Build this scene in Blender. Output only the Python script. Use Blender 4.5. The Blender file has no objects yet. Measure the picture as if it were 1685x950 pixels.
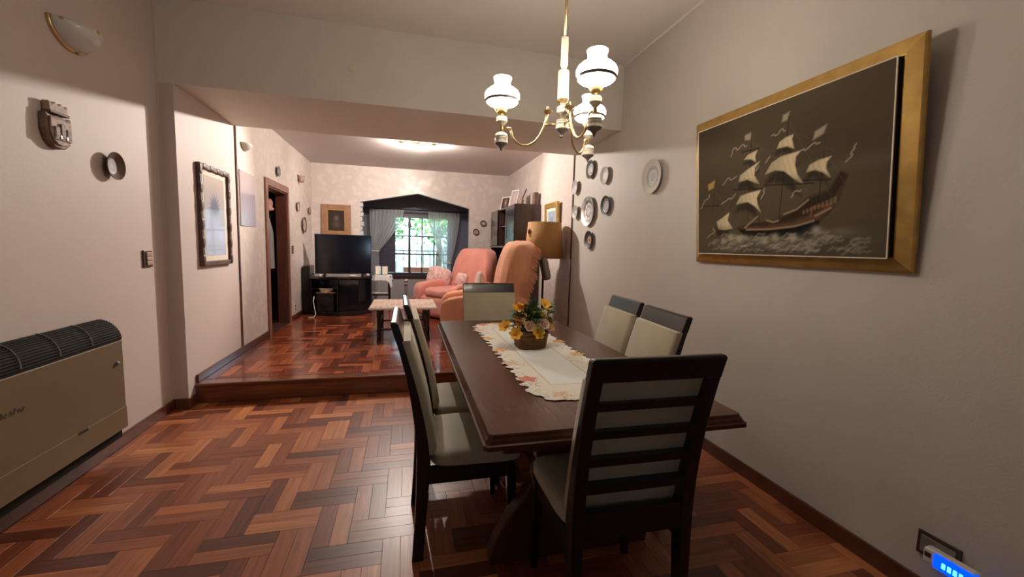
import bpy, bmesh, math, random
import numpy as np
from mathutils import Vector, Matrix, Euler
random.seed(7); np.random.seed(7)
PI = math.pi
sc = bpy.context.scene
COL = sc.collection

# ------------------------------------------------------------------ camera
CAM_H = 1.35
CF = Vector((0.24584801, 0.96442797, -0.09714654))
CR = Vector((0.96930637, -0.24440513, 0.02667005))
CU = Vector((-0.00197822, 0.10072154, 0.99491269))
FPX = 684.1
cam = bpy.data.cameras.new('camera'); camo = bpy.data.objects.new('camera', cam); COL.objects.link(camo)
cam.sensor_width = 36; cam.lens = FPX / 1685 * 36; cam.clip_start = 0.02; cam.clip_end = 200
m = Matrix.Identity(4)
for i in range(3):
    m[i][0] = CR[i]; m[i][1] = CU[i]; m[i][2] = -CF[i]
m[2][3] = CAM_H
camo.matrix_world = m
sc.camera = camo

# ------------------------------------------------------------------ world, sun, exposure
w = bpy.data.worlds.new('sky'); sc.world = w; w.use_nodes = True
bg = w.node_tree.nodes['Background']
bg.inputs[0].default_value = (0.55, 0.79, 1.0, 1); bg.inputs[1].default_value = 6.0
sun = bpy.data.lights.new('sun', 'SUN'); suno = bpy.data.objects.new('sun', sun); COL.objects.link(suno)
sun.energy = 14.0; sun.angle = 0.01; sun.color = (1, 0.95, 0.86)
suno.rotation_euler = (math.radians(32), 0, math.radians(-18)); suno.location = (0, 12, 8)
vs = sc.view_settings
vs.view_transform = 'Standard'; vs.look = 'None'; vs.exposure = 0.1; vs.gamma = 1.0; vs.use_curve_mapping = False
sc.cycles.use_denoising = True
sc.cycles.sample_clamp_indirect = 4.0
sc.cycles.max_bounces = 8

# ------------------------------------------------------------------ key measures
XL, XP, XR = -1.794, -1.688, 2.0
YB, YB2, YS, YF, YBK = 3.753, 4.89, 3.88, 8.37, -2.2
ZC, ZB, ZL, ZP = 3.101, 2.50, 2.794, 0.166
LAMP_DINING = 40.0      # strength of the glowing glass shades
LAMP_LIVING = 38.0      # watts of each spot bulb's stray light
SPOTS = (((-1.79, 2.7, 1.35), 320, 78), ((2.0, 5.25, 2.15), 150, 66), ((-1.1, 8.37, 2.1), 130, 86))   # aim, watts, cone of each spot head

# ------------------------------------------------------------------ materials
def nm(name):
    mt = bpy.data.materials.new(name); mt.use_nodes = True
    nt = mt.node_tree
    return mt, nt, nt.nodes['Principled BSDF']
def mat(name, col, rough=0.6, metal=0.0, var=0.0, scale=8.0, bump=0.0, bscale=60.0, coat=0.0, stretch=None, spec=0.5, sheen=0.0, detail=4.0):
    mt, nt, b = nm(name); N, L = nt.nodes, nt.links
    b.inputs['Base Color'].default_value = (*col, 1); b.inputs['Roughness'].default_value = rough
    b.inputs['Metallic'].default_value = metal; b.inputs['Coat Weight'].default_value = coat
    b.inputs['Coat Roughness'].default_value = 0.08
    b.inputs['Specular IOR Level'].default_value = spec
    b.inputs['Sheen Weight'].default_value = sheen
    tc = N.new('ShaderNodeTexCoord'); mp = N.new('ShaderNodeMapping'); L.new(tc.outputs['Object'], mp.inputs[0])
    if stretch: mp.inputs['Scale'].default_value = stretch
    if var > 0:
        n = N.new('ShaderNodeTexNoise'); n.inputs['Scale'].default_value = scale; n.inputs['Detail'].default_value = detail
        L.new(mp.outputs[0], n.inputs['Vector'])
        r = N.new('ShaderNodeMapRange'); r.inputs[1].default_value = 0.3; r.inputs[2].default_value = 0.7
        L.new(n.outputs[0], r.inputs[0])
        mx = N.new('ShaderNodeMix'); mx.data_type = 'RGBA'
        mx.inputs[6].default_value = (*[c * (1 - var) for c in col], 1)
        mx.inputs[7].default_value = (*[min(1, c * (1 + var)) for c in col], 1)
        L.new(r.outputs[0], mx.inputs[0]); L.new(mx.outputs[2], b.inputs['Base Color'])
    if bump > 0:
        n2 = N.new('ShaderNodeTexNoise'); n2.inputs['Scale'].default_value = bscale; n2.inputs['Detail'].default_value = 5
        L.new(mp.outputs[0], n2.inputs['Vector'])
        bp = N.new('ShaderNodeBump'); bp.inputs['Strength'].default_value = bump; bp.inputs['Distance'].default_value = 0.01
        L.new(n2.outputs[0], bp.inputs['Height']); L.new(bp.outputs[0], b.inputs['Normal'])
    return mt
def emat(name, col, strength, base=None):
    mt, nt, b = nm(name)
    b.inputs['Base Color'].default_value = (*(base or col), 1); b.inputs['Roughness'].default_value = 0.3
    b.inputs['Emission Color'].default_value = (*col, 1); b.inputs['Emission Strength'].default_value = strength
    return mt
def vmat(name, rough=0.6, coat=0.0, metal=0.0, gain=1.0):
    mt, nt, b = nm(name)
    a = nt.nodes.new('ShaderNodeAttribute'); a.attribute_name = 'Col'
    nt.links.new(a.outputs['Color'], b.inputs['Base Color'])
    b.inputs['Roughness'].default_value = rough; b.inputs['Coat Weight'].default_value = coat; b.inputs['Metallic'].default_value = metal
    b.inputs['Coat Roughness'].default_value = 0.05
    return mt
def glass_mat(name, tint=(1, 1, 1), refl=0.1):
    mt = bpy.data.materials.new(name); mt.use_nodes = True; nt = mt.node_tree; N, L = nt.nodes, nt.links
    N.remove(N['Principled BSDF'])
    t = N.new('ShaderNodeBsdfTransparent'); t.inputs[0].default_value = (*tint, 1)
    g = N.new('ShaderNodeBsdfGlossy'); g.inputs['Roughness'].default_value = 0.02
    f = N.new('ShaderNodeFresnel'); f.inputs[0].default_value = 1.45
    mx = N.new('ShaderNodeMixShader'); L.new(f.outputs[0], mx.inputs[0]); L.new(t.outputs[0], mx.inputs[1]); L.new(g.outputs[0], mx.inputs[2])
    L.new(mx.outputs[0], N['Material Output'].inputs[0])
    return mt
def sheer_mat(name, col, op=0.6):
    mt = bpy.data.materials.new(name); mt.use_nodes = True; nt = mt.node_tree; N, L = nt.nodes, nt.links
    N.remove(N['Principled BSDF'])
    t = N.new('ShaderNodeBsdfTransparent'); d = N.new('ShaderNodeBsdfDiffuse'); d.inputs[0].default_value = (*col, 1)
    tl = N.new('ShaderNodeBsdfTranslucent'); tl.inputs[0].default_value = (*col, 1)
    a = N.new('ShaderNodeMixShader'); a.inputs[0].default_value = 0.5; L.new(d.outputs[0], a.inputs[1]); L.new(tl.outputs[0], a.inputs[2])
    b = N.new('ShaderNodeMixShader'); b.inputs[0].default_value = op; L.new(t.outputs[0], b.inputs[1]); L.new(a.outputs[0], b.inputs[2])
    L.new(b.outputs[0], N['Material Output'].inputs[0])
    return mt
def wallpaper(name, col, var=0.06, rough=0.55, bump=0.25, motif=0.0):
    """vinyl wallpaper: fine crumpled relief; motif adds pearly blotches with lower roughness"""
    mt, nt, b = nm(name); N, L = nt.nodes, nt.links
    tc = N.new('ShaderNodeTexCoord')
    n1 = N.new('ShaderNodeTexNoise'); n1.inputs['Scale'].default_value = 2.2; n1.inputs['Detail'].default_value = 6; n1.inputs['Roughness'].default_value = 0.65
    L.new(tc.outputs['Object'], n1.inputs['Vector'])
    mx = N.new('ShaderNodeMix'); mx.data_type = 'RGBA'
    mx.inputs[6].default_value = (*[c * (1 - var) for c in col], 1); mx.inputs[7].default_value = (*[c * (1 + var) for c in col], 1)
    L.new(n1.outputs[0], mx.inputs[0]); last = mx
    b.inputs['Roughness'].default_value = rough
    n2 = N.new('ShaderNodeTexNoise'); n2.inputs['Scale'].default_value = 45; n2.inputs['Detail'].default_value = 4; n2.inputs['Distortion'].default_value = 1.5
    L.new(tc.outputs['Object'], n2.inputs['Vector'])
    h = n2.outputs[0]
    if motif > 0:
        v = N.new('ShaderNodeTexVoronoi'); v.inputs['Scale'].default_value = 9; v.feature = 'SMOOTH_F1'
        n3 = N.new('ShaderNodeTexNoise'); n3.inputs['Scale'].default_value = 18; n3.inputs['Detail'].default_value = 3
        L.new(tc.outputs['Object'], n3.inputs['Vector']); L.new(n3.outputs['Color'], v.inputs['Vector'])
        ad = N.new('ShaderNodeVectorMath'); ad.operation = 'ADD'; L.new(tc.outputs['Object'], ad.inputs[0])
        sc3 = N.new('ShaderNodeVectorMath'); sc3.operation = 'SCALE'; sc3.inputs['Scale'].default_value = 0.12; L.new(n3.outputs['Color'], sc3.inputs[0]); L.new(sc3.outputs[0], ad.inputs[1])
        L.new(ad.outputs[0], v.inputs['Vector'])
        rp = N.new('ShaderNodeMapRange'); rp.inputs[1].default_value = 0.25; rp.inputs[2].default_value = 0.5; L.new(v.outputs['Distance'], rp.inputs[0])
        rr = N.new('ShaderNodeMapRange'); rr.inputs[3].default_value = max(0.25, rough - motif); rr.inputs[4].default_value = rough; L.new(rp.outputs[0], rr.inputs[0]); L.new(rr.outputs[0], b.inputs['Roughness'])
        mm = N.new('ShaderNodeMix'); mm.data_type = 'RGBA'; mm.blend_type = 'MULTIPLY'; mm.inputs[0].default_value = 1.0
        rc = N.new('ShaderNodeMapRange'); rc.inputs[3].default_value = 1.06; rc.inputs[4].default_value = 0.96; L.new(rp.outputs[0], rc.inputs[0])
        L.new(mx.outputs[2], mm.inputs[6]); L.new(rc.outputs[0], mm.inputs[7]); last = mm
        ah = N.new('ShaderNodeMath'); ah.operation = 'ADD'; L.new(n2.outputs[0], ah.inputs[0]); L.new(rp.outputs[0], ah.inputs[1]); h = ah.outputs[0]
    L.new(last.outputs[2], b.inputs['Base Color'])
    bp = N.new('ShaderNodeBump'); bp.inputs['Strength'].default_value = bump; bp.inputs['Distance'].default_value = 0.006
    L.new(h, bp.inputs['Height']); L.new(bp.outputs[0], b.inputs['Normal'])
    return mt
def plank_mat(name, rough, spec=0.5, coat=0.25, tint=(1, 1, 1)):
    mt, nt, b = nm(name); N, L = nt.nodes, nt.links
    at = N.new('ShaderNodeAttribute'); at.attribute_name = 'tone'
    oi = N.new('ShaderNodeObjectInfo')
    ad = N.new('ShaderNodeMath'); ad.operation = 'ADD'; L.new(at.outputs['Fac'], ad.inputs[0]); L.new(oi.outputs['Random'], ad.inputs[1])
    fr = N.new('ShaderNodeMath'); fr.operation = 'FRACT'; L.new(ad.outputs[0], fr.inputs[0])
    lo = N.new('ShaderNodeAttribute'); lo.attribute_name = 'loc'
    mp = N.new('ShaderNodeMapping'); mp.inputs['Scale'].default_value = (3.0, 48.0, 1.0); L.new(lo.outputs['Vector'], mp.inputs[0])
    of = N.new('ShaderNodeCombineXYZ'); ml = N.new('ShaderNodeMath'); ml.operation = 'MULTIPLY'; ml.inputs[1].default_value = 137.0
    L.new(fr.outputs[0], ml.inputs[0]); L.new(ml.outputs[0], of.inputs[0]); L.new(ml.outputs[0], of.inputs[1]); L.new(of.outputs[0], mp.inputs['Location'])
    n = N.new('ShaderNodeTexNoise'); n.inputs['Scale'].default_value = 1.0; n.inputs['Detail'].default_value = 5; n.inputs['Distortion'].default_value = 0.6
    L.new(mp.outputs[0], n.inputs['Vector'])
    cr = N.new('ShaderNodeValToRGB'); e = cr.color_ramp.elements
    e[0].position = 0.0; e[0].color = (0.10, 0.027, 0.013, 1); e[1].position = 1.0; e[1].color = (0.50, 0.20, 0.078, 1)
    for p_, c_ in ((0.22, (0.19, 0.052, 0.023)), (0.55, (0.29, 0.092, 0.039)), (0.82, (0.37, 0.128, 0.052))):
        q = e.new(p_); q.color = (*c_, 1)
    for q in e: q.color = (*[q.color[i] * tint[i] for i in range(3)], 1)
    L.new(fr.outputs[0], cr.inputs[0])
    g = N.new('ShaderNodeMapRange'); g.inputs[1].default_value = 0.25; g.inputs[2].default_value = 0.75; g.inputs[3].default_value = 0.62; g.inputs[4].default_value = 1.3; L.new(n.outputs[0], g.inputs[0])
    mx = N.new('ShaderNodeMix'); mx.data_type = 'RGBA'; mx.blend_type = 'MULTIPLY'; mx.inputs[0].default_value = 1
    L.new(cr.outputs[0], mx.inputs[6]); L.new(g.outputs[0], mx.inputs[7]); L.new(mx.outputs[2], b.inputs['Base Color'])
    b.inputs['Roughness'].default_value = rough; b.inputs['Specular IOR Level'].default_value = spec
    b.inputs['Coat Weight'].default_value = coat; b.inputs['Coat Roughness'].default_value = rough * 0.6
    bp = N.new('ShaderNodeBump'); bp.inputs['Strength'].default_value = 0.08; bp.inputs['Distance'].default_value = 0.002; L.new(n.outputs[0], bp.inputs['Height']); L.new(bp.outputs[0], b.inputs['Normal'])
    return mt

M = {}
M['wall_pink'] = wallpaper('wallpaper_pinkish', (0.60, 0.51, 0.46), 0.05, 0.6, 0.1)
M['wall_right'] = wallpaper('wallpaper_stone', (0.58, 0.54, 0.485), 0.10, 0.55, 0.13)
M['wall_living'] = wallpaper('wallpaper_pearl', (0.63, 0.55, 0.50), 0.05, 0.55, 0.3, 0.2)
M['beam'] = mat('beam_paint', (0.70, 0.66, 0.58), 0.65, var=0.03, scale=3)
M['ceiling'] = mat('ceiling_paint', (0.74, 0.70, 0.65), 0.7, var=0.03, scale=2)
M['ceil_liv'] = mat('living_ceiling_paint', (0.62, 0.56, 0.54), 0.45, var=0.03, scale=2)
M['plank'] = plank_mat('parquet_strip', 0.40, 0.3, 0.08, tint=(.97, .93, .90))
M['plank_gloss'] = plank_mat('parquet_strip_gloss', 0.2, .35, .15, tint=(.85, .66, .66))
M['joint'] = mat('parquet_joint', (0.05, 0.015, 0.008), 0.6)
M['basewood'] = mat('lacquered_dark_wood', (0.10, 0.032, 0.018), 0.25, var=0.2, scale=6, coat=0.4)
M['stepwood'] = mat('lacquered_step_wood', (0.17, 0.05, 0.02), 0.2, var=0.3, scale=10, stretch=(0.4, 6, 6), coat=0.5)
M['doorwood'] = mat('door_wood', (0.13, 0.045, 0.03), 0.4, var=0.3, scale=8, stretch=(5, 5, 0.5))
M['casing'] = mat('door_casing_wood', (0.26, 0.13, 0.09), 0.35, var=0.15, scale=8)
M['black_wood'] = mat('ebonised_wood', (0.009, 0.0065, 0.0065), 0.28, var=0.25, scale=20, stretch=(6, 6, 0.7), coat=0.2)
M['table_wood'] = mat('mahogany', (0.082, 0.028, 0.016), 0.24, var=0.14, scale=4, stretch=(22, 0.9, 22), spec=.25)
M['fabric'] = mat('beige_microfibre', (0.46, 0.41, 0.295), 0.85, var=0.10, scale=5, bump=0.06, bscale=200, sheen=0.3)
M['gold'] = mat('gold_leaf_frame', (0.56, 0.36, 0.11), 0.38, 0.75, var=0.18, scale=12, bump=0.05)
M['brass'] = mat('brass', (0.62, 0.45, 0.22), 0.3, 0.9)
M['enamel'] = mat('cream_enamel', (0.72, 0.66, 0.52), 0.3, var=0.05)
M['pewtergrey'] = mat('grey_enamel', (0.24, 0.22, 0.20), 0.35, 0.3)
M['frost'] = mat('frosted_glass', (0.62, 0.62, 0.58), 0.35, coat=0.3)
M['shade_glow'] = emat('glowing_opal_glass', (1.0, 0.87, 0.73), LAMP_DINING, (0.9, 0.88, 0.84))
M['bulb'] = emat('lit_bulb', (1.0, 0.86, 0.86), 40.0)
M['beige_metal'] = mat('beige_enamelled_steel', (0.17, 0.122, 0.066), 0.45, var=0.04, scale=3)
M['grille'] = mat('dark_grille', (0.016, 0.0135, 0.010), 0.75, spec=.15)
M['blackp'] = mat('black_plastic', (0.008, 0.008, 0.010), 0.25)
M['screen'] = mat('tv_glass', (0.004, 0.005, 0.009), 0.12, coat=0.5)
M['blacklac'] = mat('black_lacquer', (0.010, 0.010, 0.012), 0.22, coat=0.4)
M['white'] = mat('white_plastic', (0.75, 0.74, 0.72), 0.4)
M['cream'] = mat('cream_card', (0.72, 0.65, 0.54), 0.7)
M['brownp'] = mat('brown_plastic', (0.05, 0.028, 0.018), 0.35)
M['rocker'] = mat('tan_rocker', (0.42, 0.28, 0.19), 0.4)
M['carved'] = mat('carved_wood', (0.17, 0.10, 0.075), 0.6, var=0.4, scale=25, bump=0.4, bscale=70)
M['carved_hi'] = mat('carved_wood_pale', (0.36, 0.24, 0.19), 0.6, var=0.3, scale=30, bump=0.3, bscale=80)
M['carved_grey'] = mat('carved_wood_greyed', (0.30, 0.25, 0.22), 0.65, var=0.3, scale=40, bump=0.3, bscale=80)
M['bamboo'] = mat('carved_brown_frame', (0.10, 0.055, 0.038), 0.5, var=0.4, scale=20, bump=0.3, bscale=60)
M['chrome'] = mat('chrome', (0.75, 0.75, 0.76), 0.12, 1.0)
M['pink'] = mat('salmon_cover', (0.64, 0.25, 0.195), 0.9, var=0.08, scale=4, bump=0.25, bscale=25, sheen=0.4)
M['orange'] = mat('apricot_throw', (0.72, 0.335, 0.185), 0.95, var=0.08, scale=6, bump=0.3, bscale=60, sheen=0.4)
M['greycloth'] = mat('grey_upholstery', (0.24, 0.22, 0.18), 0.85, bump=0.1, bscale=120)
M['lampshade'] = mat('mustard_shade', (0.42, 0.215, 0.065), 0.75, var=0.06, scale=40, bump=0.05, bscale=200)
M['darkbrown'] = mat('dark_brown_veneer', (0.042, 0.02, 0.016), 0.3, var=0.25, scale=6, stretch=(4, 4, 0.5), coat=0.3)
M['sheer'] = sheer_mat('sheer_curtain', (0.72, 0.74, 0.76), 0.72)
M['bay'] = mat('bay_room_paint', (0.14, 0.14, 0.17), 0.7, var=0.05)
M['bay_low'] = mat('bay_lower_paint', (0.32, 0.29, 0.30), 0.7)
M['winwood'] = mat('dark_window_wood', (0.035, 0.024, 0.030), 0.35)
M['shutter'] = mat('navy_shutter', (0.028, 0.025, 0.05), 0.45)
M['glass'] = glass_mat('pane_glass', (0.93, 0.97, 1.0))
M['painted'] = vmat('painted_canvas', 0.75)
M['painted'].node_tree.nodes['Principled BSDF'].inputs['Specular IOR Level'].default_value = 0.12
M['painted_glass'] = vmat('print_under_glass', 0.4, 0.3)
M['panel_glass'] = vmat('glazed_panel_face', 0.12, 1.0)
M['plate'] = vmat('glazed_plate', 0.5, 0.08)
M['pewter'] = vmat('pewter_plate', 0.42, 0.0, 0.7)
M['cloth'] = vmat('embroidered_cloth', 0.9)
M['leaf'] = mat('silk_leaf', (0.075, 0.13, 0.05), 0.5, var=0.4, scale=30)
M['leaf_pale'] = mat('pale_silk_leaf', (0.30, 0.36, 0.14), 0.55, var=0.3, scale=30)
M['yellow'] = mat('yellow_petal', (0.85, 0.45, 0.03), 0.6, var=0.2, scale=40)
M['orangep'] = mat('orange_petal', (0.72, 0.26, 0.10), 0.6, var=0.2, scale=40)
M['rose'] = mat('blush_petal', (0.80, 0.56, 0.42), 0.7, var=0.1, scale=40)
M['whitep'] = mat('white_petal', (0.78, 0.76, 0.66), 0.6)
M['wicker'] = mat('wicker', (0.20, 0.085, 0.030), 0.5, var=0.45, scale=45, stretch=(0.5, 0.5, 4))
M['garden'] = mat('garden_leaf', (0.22, 0.40, 0.14), 0.6, var=0.5, scale=6)
M['bark'] = mat('bark', (0.10, 0.07, 0.05), 0.9)
M['gardenwall'] = mat('garden_wall_render', (0.75, 0.78, 0.80), 0.8, var=0.1)
M['grass'] = mat('lawn', (0.10, 0.2, 0.05), 0.9, var=0.3)
M['terracotta'] = mat('terracotta', (0.50, 0.17, 0.09), 0.8)
M['lace'] = vmat('lace_cloth', 0.9)
M['cushion'] = mat('floral_cushion', (0.66, 0.45, 0.42), 0.9, var=0.35, scale=22, bump=0.1)
M['whitecushion'] = mat('pale_cushion', (0.70, 0.58, 0.54), 0.9, var=0.12, scale=14)
M['blue_led'] = emat('blue_night_light', (0.0, 0.06, 1.0), 1.6, (0.0, 0.05, 0.6))
M['cyan_led'] = emat('cyan_led', (0.05, 0.55, 1.0), 5.0)
M['lightwood'] = mat('honey_wood_frame', (0.34, 0.18, 0.09), 0.45, var=0.2, scale=14)
M['red'] = mat('red_lacquer', (0.34, 0.03, 0.025), 0.4)
M['hat_pink'] = mat('pink_felt', (0.52, 0.27, 0.22), 0.9, var=0.2, scale=20)
M['coat'] = mat('pale_coat_cloth', (0.24, 0.225, 0.22), 0.9, bump=0.1)
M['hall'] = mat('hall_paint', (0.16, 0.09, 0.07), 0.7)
M['stone'] = mat('pale_stone_and_lit_edge', (0.60, 0.60, 0.62), 0.7, var=0.15, scale=20, bump=0.2)

# ------------------------------------------------------------------ mesh builder
class MB:
    def __init__(s): s.v = []; s.f = []; s.col = None
    def add(s, vs, fs):
        o = len(s.v); s.v += [tuple(p) for p in vs]; s.f += [tuple(i + o for i in f) for f in fs]; return s
    def box(s, x0, x1, y0, y1, z0, z1):
        return s.add([(x0, y0, z0), (x1, y0, z0), (x1, y1, z0), (x0, y1, z0), (x0, y0, z1), (x1, y0, z1), (x1, y1, z1), (x0, y1, z1)],
                     [(0, 3, 2, 1), (4, 5, 6, 7), (0, 1, 5, 4), (1, 2, 6, 5), (2, 3, 7, 6), (3, 0, 4, 7)])
    def lathe(s, prof, c=(0, 0, 0), n=24, axis='z', cap=True):
        vs = []; fs = []
        for r, t in prof:
            for k in range(n):
                a = 2 * PI * k / n; p = (r * math.cos(a), r * math.sin(a))
                if axis == 'z': vs.append((c[0] + p[0], c[1] + p[1], c[2] + t))
                elif axis == 'y': vs.append((c[0] + p[0], c[1] - t, c[2] + p[1]))
                else: vs.append((c[0] + t, c[1] + p[0], c[2] + p[1]))
        for i in range(len(prof) - 1):
            for k in range(n):
                k2 = (k + 1) % n; fs.append((i * n + k, i * n + k2, (i + 1) * n + k2, (i + 1) * n + k))
        if cap:
            if prof[0][0] > 1e-5: fs.append(tuple(range(n))[::-1])
            if prof[-1][0] > 1e-5: fs.append(tuple((len(prof) - 1) * n + k for k in range(n)))
        return s.add(vs, fs)
    def tube(s, pts, r, n=8):
        pts = [Vector(p) for p in pts]; vs = []; fs = []
        rr = r if isinstance(r, (list, tuple)) else [r] * len(pts)
        up = Vector((0, 0, 1))
        for i, p in enumerate(pts):
            d = (pts[min(i + 1, len(pts) - 1)] - pts[max(i - 1, 0)]).normalized()
            a = d.cross(up)
            if a.length < 1e-3: a = d.cross(Vector((1, 0, 0)))
            a.normalize(); b = d.cross(a).normalized(); up = -b if abs(d.z) > .99 else up
            for k in range(n):
                t = 2 * PI * k / n; vs.append(p + (a * math.cos(t) + b * math.sin(t)) * rr[i])
        for i in range(len(pts) - 1):
            for k in range(n):
                k2 = (k + 1) % n; fs.append((i * n + k, i * n + k2, (i + 1) * n + k2, (i + 1) * n + k))
        fs.append(tuple(range(n))[::-1]); fs.append(tuple((len(pts) - 1) * n + k for k in range(n)))
        return s.add(vs, fs)
    def prism(s, poly, axis, lo, hi):
        n = len(poly); vs = []
        for t in (lo, hi):
            for a, b in poly:
                vs.append((t, a, b) if axis == 'x' else (a, t, b) if axis == 'y' else (a, b, t))
        fs = [tuple(range(n))[::-1], tuple(range(n, 2 * n))] + [(i, (i + 1) % n, n + (i + 1) % n, n + i) for i in range(n)]
        return s.add(vs, fs)
    def rings(s, R):
        """list of equally long closed loops of points, skinned and capped"""
        n = len(R[0]); vs = [p for r in R for p in r]; fs = []
        for i in range(len(R) - 1):
            for k in range(n):
                k2 = (k + 1) % n; fs.append((i * n + k, i * n + k2, (i + 1) * n + k2, (i + 1) * n + k))
        fs.append(tuple(range(n))[::-1]); fs.append(tuple((len(R) - 1) * n + k for k in range(n)))
        return s.add(vs, fs)
    def sheet(s, G):
        h, wd = len(G), len(G[0]); vs = [p for r in G for p in r]; fs = []
        for i in range(h - 1):
            for j in range(wd - 1): fs.append((i * wd + j, i * wd + j + 1, (i + 1) * wd + j + 1, (i + 1) * wd + j))
        return s.add(vs, fs)
    def puff(s, c, h, p=4.0, n=10, fn=None):
        """superellipsoid box, centre c, half sizes h"""
        bm = bmesh.new(); bmesh.ops.create_cube(bm, size=2); bmesh.ops.subdivide_edges(bm, edges=bm.edges[:], cuts=n, use_grid_fill=True)
        vs = []
        for v in bm.verts:
            q = v.co; k = (abs(q.x) ** p + abs(q.y) ** p + abs(q.z) ** p) ** (1 / p); q = q / k
            P = Vector((c[0] + q.x * h[0], c[1] + q.y * h[1], c[2] + q.z * h[2]))
            if fn: P = fn(P, q)
            vs.append(tuple(P))
        bm.verts.index_update(); fs = [tuple(v.index for v in f.verts) for f in bm.faces]; bm.free()
        return s.add(vs, fs)
    def build(s, name, m, parent=None, smooth=False, bevel=0.0, loc=None, rot=None, solid=0.0, col=None, angle=None):
        me = bpy.data.meshes.new(name); me.from_pydata(s.v, [], s.f)
        bm = bmesh.new(); bm.from_mesh(me); bmesh.ops.recalc_face_normals(bm, faces=bm.faces[:]); bm.to_mesh(me); bm.free()
        me.materials.append(m)
        if smooth: me.polygons.foreach_set('use_smooth', [True] * len(me.polygons))
        if smooth and angle is not None: me.set_sharp_from_angle(angle=math.radians(angle))
        if col is not None:
            a = me.color_attributes.new('Col', 'FLOAT_COLOR', 'POINT')
            a.data.foreach_set('color', np.concatenate([np.asarray(col, np.float32).reshape(-1, 3), np.ones((len(s.v), 1), np.float32)], 1).ravel())
        o = bpy.data.objects.new(name, me); COL.objects.link(o)
        if parent is not None: o.parent = parent
        if loc: o.location = loc
        if rot: o.rotation_euler = rot
        if solid > 0:
            d = o.modifiers.new('thick', 'SOLIDIFY'); d.thickness = solid; d.offset = 0
        if bevel > 0:
            d = o.modifiers.new('bev', 'BEVEL'); d.width = bevel; d.segments = 2; d.limit_method = 'ANGLE'; d.angle_limit = math.radians(40)
        return o
def tag(o, label, cat, group=None):
    o['label'] = label; o['category'] = cat
    if group: o['group'] = group
    return o
def thing(name, label, cat, loc=(0, 0, 0), rotz=0.0, group=None, rotx=0.0):
    o = bpy.data.objects.new(name, None); COL.objects.link(o); o.empty_display_size = 0.05
    o.location = loc; o.rotation_euler = (rotx, 0, rotz)
    return tag(o, label, cat, group)
def struct(o): o['kind'] = 'structure'; return o
def copy_tree(root, loc, rotz, label):
    r = root.copy(); COL.objects.link(r); r.location = loc; r.rotation_euler = (0, 0, rotz); r['label'] = label
    for ch in list(root.children):
        c = ch.copy(); COL.objects.link(c); c.parent = r
        for g in list(ch.children):
            d = g.copy(); COL.objects.link(d); d.parent = c
    return r
ONLEFT, ONRIGHT, ONFAR = PI / 2, -PI / 2, 0.0     # wall things are built facing local -y

# flat pictures: colours worked out on a grid, stored per vertex
class Ras:
    def __init__(s, nx, ny, base, asp=1.0):
        s.nx, s.ny, s.asp = nx, ny, asp
        s.u, s.v = np.meshgrid(np.linspace(0, 1, nx), np.linspace(0, 1, ny)); s.c = np.ones((ny, nx, 3)) * np.array(base)
        s.rng = np.random.RandomState(3)
    def mix(s, a, col):
        a = np.clip(a, 0, 1)[..., None]; s.c = s.c * (1 - a) + np.array(col) * a
    def dist(s, pts, closed):
        d = np.full(s.u.shape, 9.0); k = s.asp; n = len(pts)
        for i in range(n if closed else n - 1):
            (ax, ay), (bx, by) = pts[i], pts[(i + 1) % n]
            ax, bx = ax * k, bx * k; dx, dy = bx - ax, by - ay
            t = np.clip(((s.u * k - ax) * dx + (s.v - ay) * dy) / (dx * dx + dy * dy + 1e-12), 0, 1)
            d = np.minimum(d, np.hypot(s.u * k - ax - t * dx, s.v - ay - t * dy))
        return d
    def inside(s, pts):
        r = np.zeros(s.u.shape, bool); n = len(pts)
        for i in range(n):
            (ax, ay), (bx, by) = pts[i], pts[(i + 1) % n]
            if ay == by: continue
            r ^= ((ay > s.v) != (by > s.v)) & (s.u < (bx - ax) * (s.v - ay) / (by - ay) + ax)
        return r
    def poly(s, pts, col, soft=0.008, op=1.0):
        d = s.dist(pts, True); sd = np.where(s.inside(pts), -d, d); s.mix(op * np.clip(0.5 - sd / soft, 0, 1), col)
    def line(s, pts, wd, col, soft=0.006, op=1.0):
        s.mix(op * np.clip(0.5 - (s.dist(pts, False) - wd) / soft, 0, 1), col)
    def blob(s, u, v, ru, rv, col, op=1.0):
        q = ((s.u - u) / ru) ** 2 + ((s.v - v) / rv) ** 2; s.mix(op * np.exp(-q * 1.5), col)
    def build(s, name, wd, ht, m, parent, x0=0.0, y=0.0, z0=0.0):
        xs = x0 + s.u * wd; zs = z0 + s.v * ht
        b = MB(); idx = np.arange(s.nx * s.ny).reshape(s.ny, s.nx)
        b.v = list(map(tuple, np.stack([xs, np.full_like(xs, y), zs], -1).reshape(-1, 3).tolist()))
        q = np.stack([idx[:-1, :-1], idx[:-1, 1:], idx[1:, 1:], idx[1:, :-1]], -1).reshape(-1, 4); b.f = list(map(tuple, q.tolist()))
        me = bpy.data.meshes.new(name); me.from_pydata(b.v, [], b.f); me.materials.append(m)
        a = me.color_attributes.new('Col', 'FLOAT_COLOR', 'POINT')
        a.data.foreach_set('color', np.concatenate([s.c.reshape(-1, 3), np.ones((len(b.v), 1))], 1).astype(np.float32).ravel())
        o = bpy.data.objects.new(name, me); COL.objects.link(o); o.parent = parent
        return o

# ================================================================== THE SETTING
T = 0.14
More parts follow.
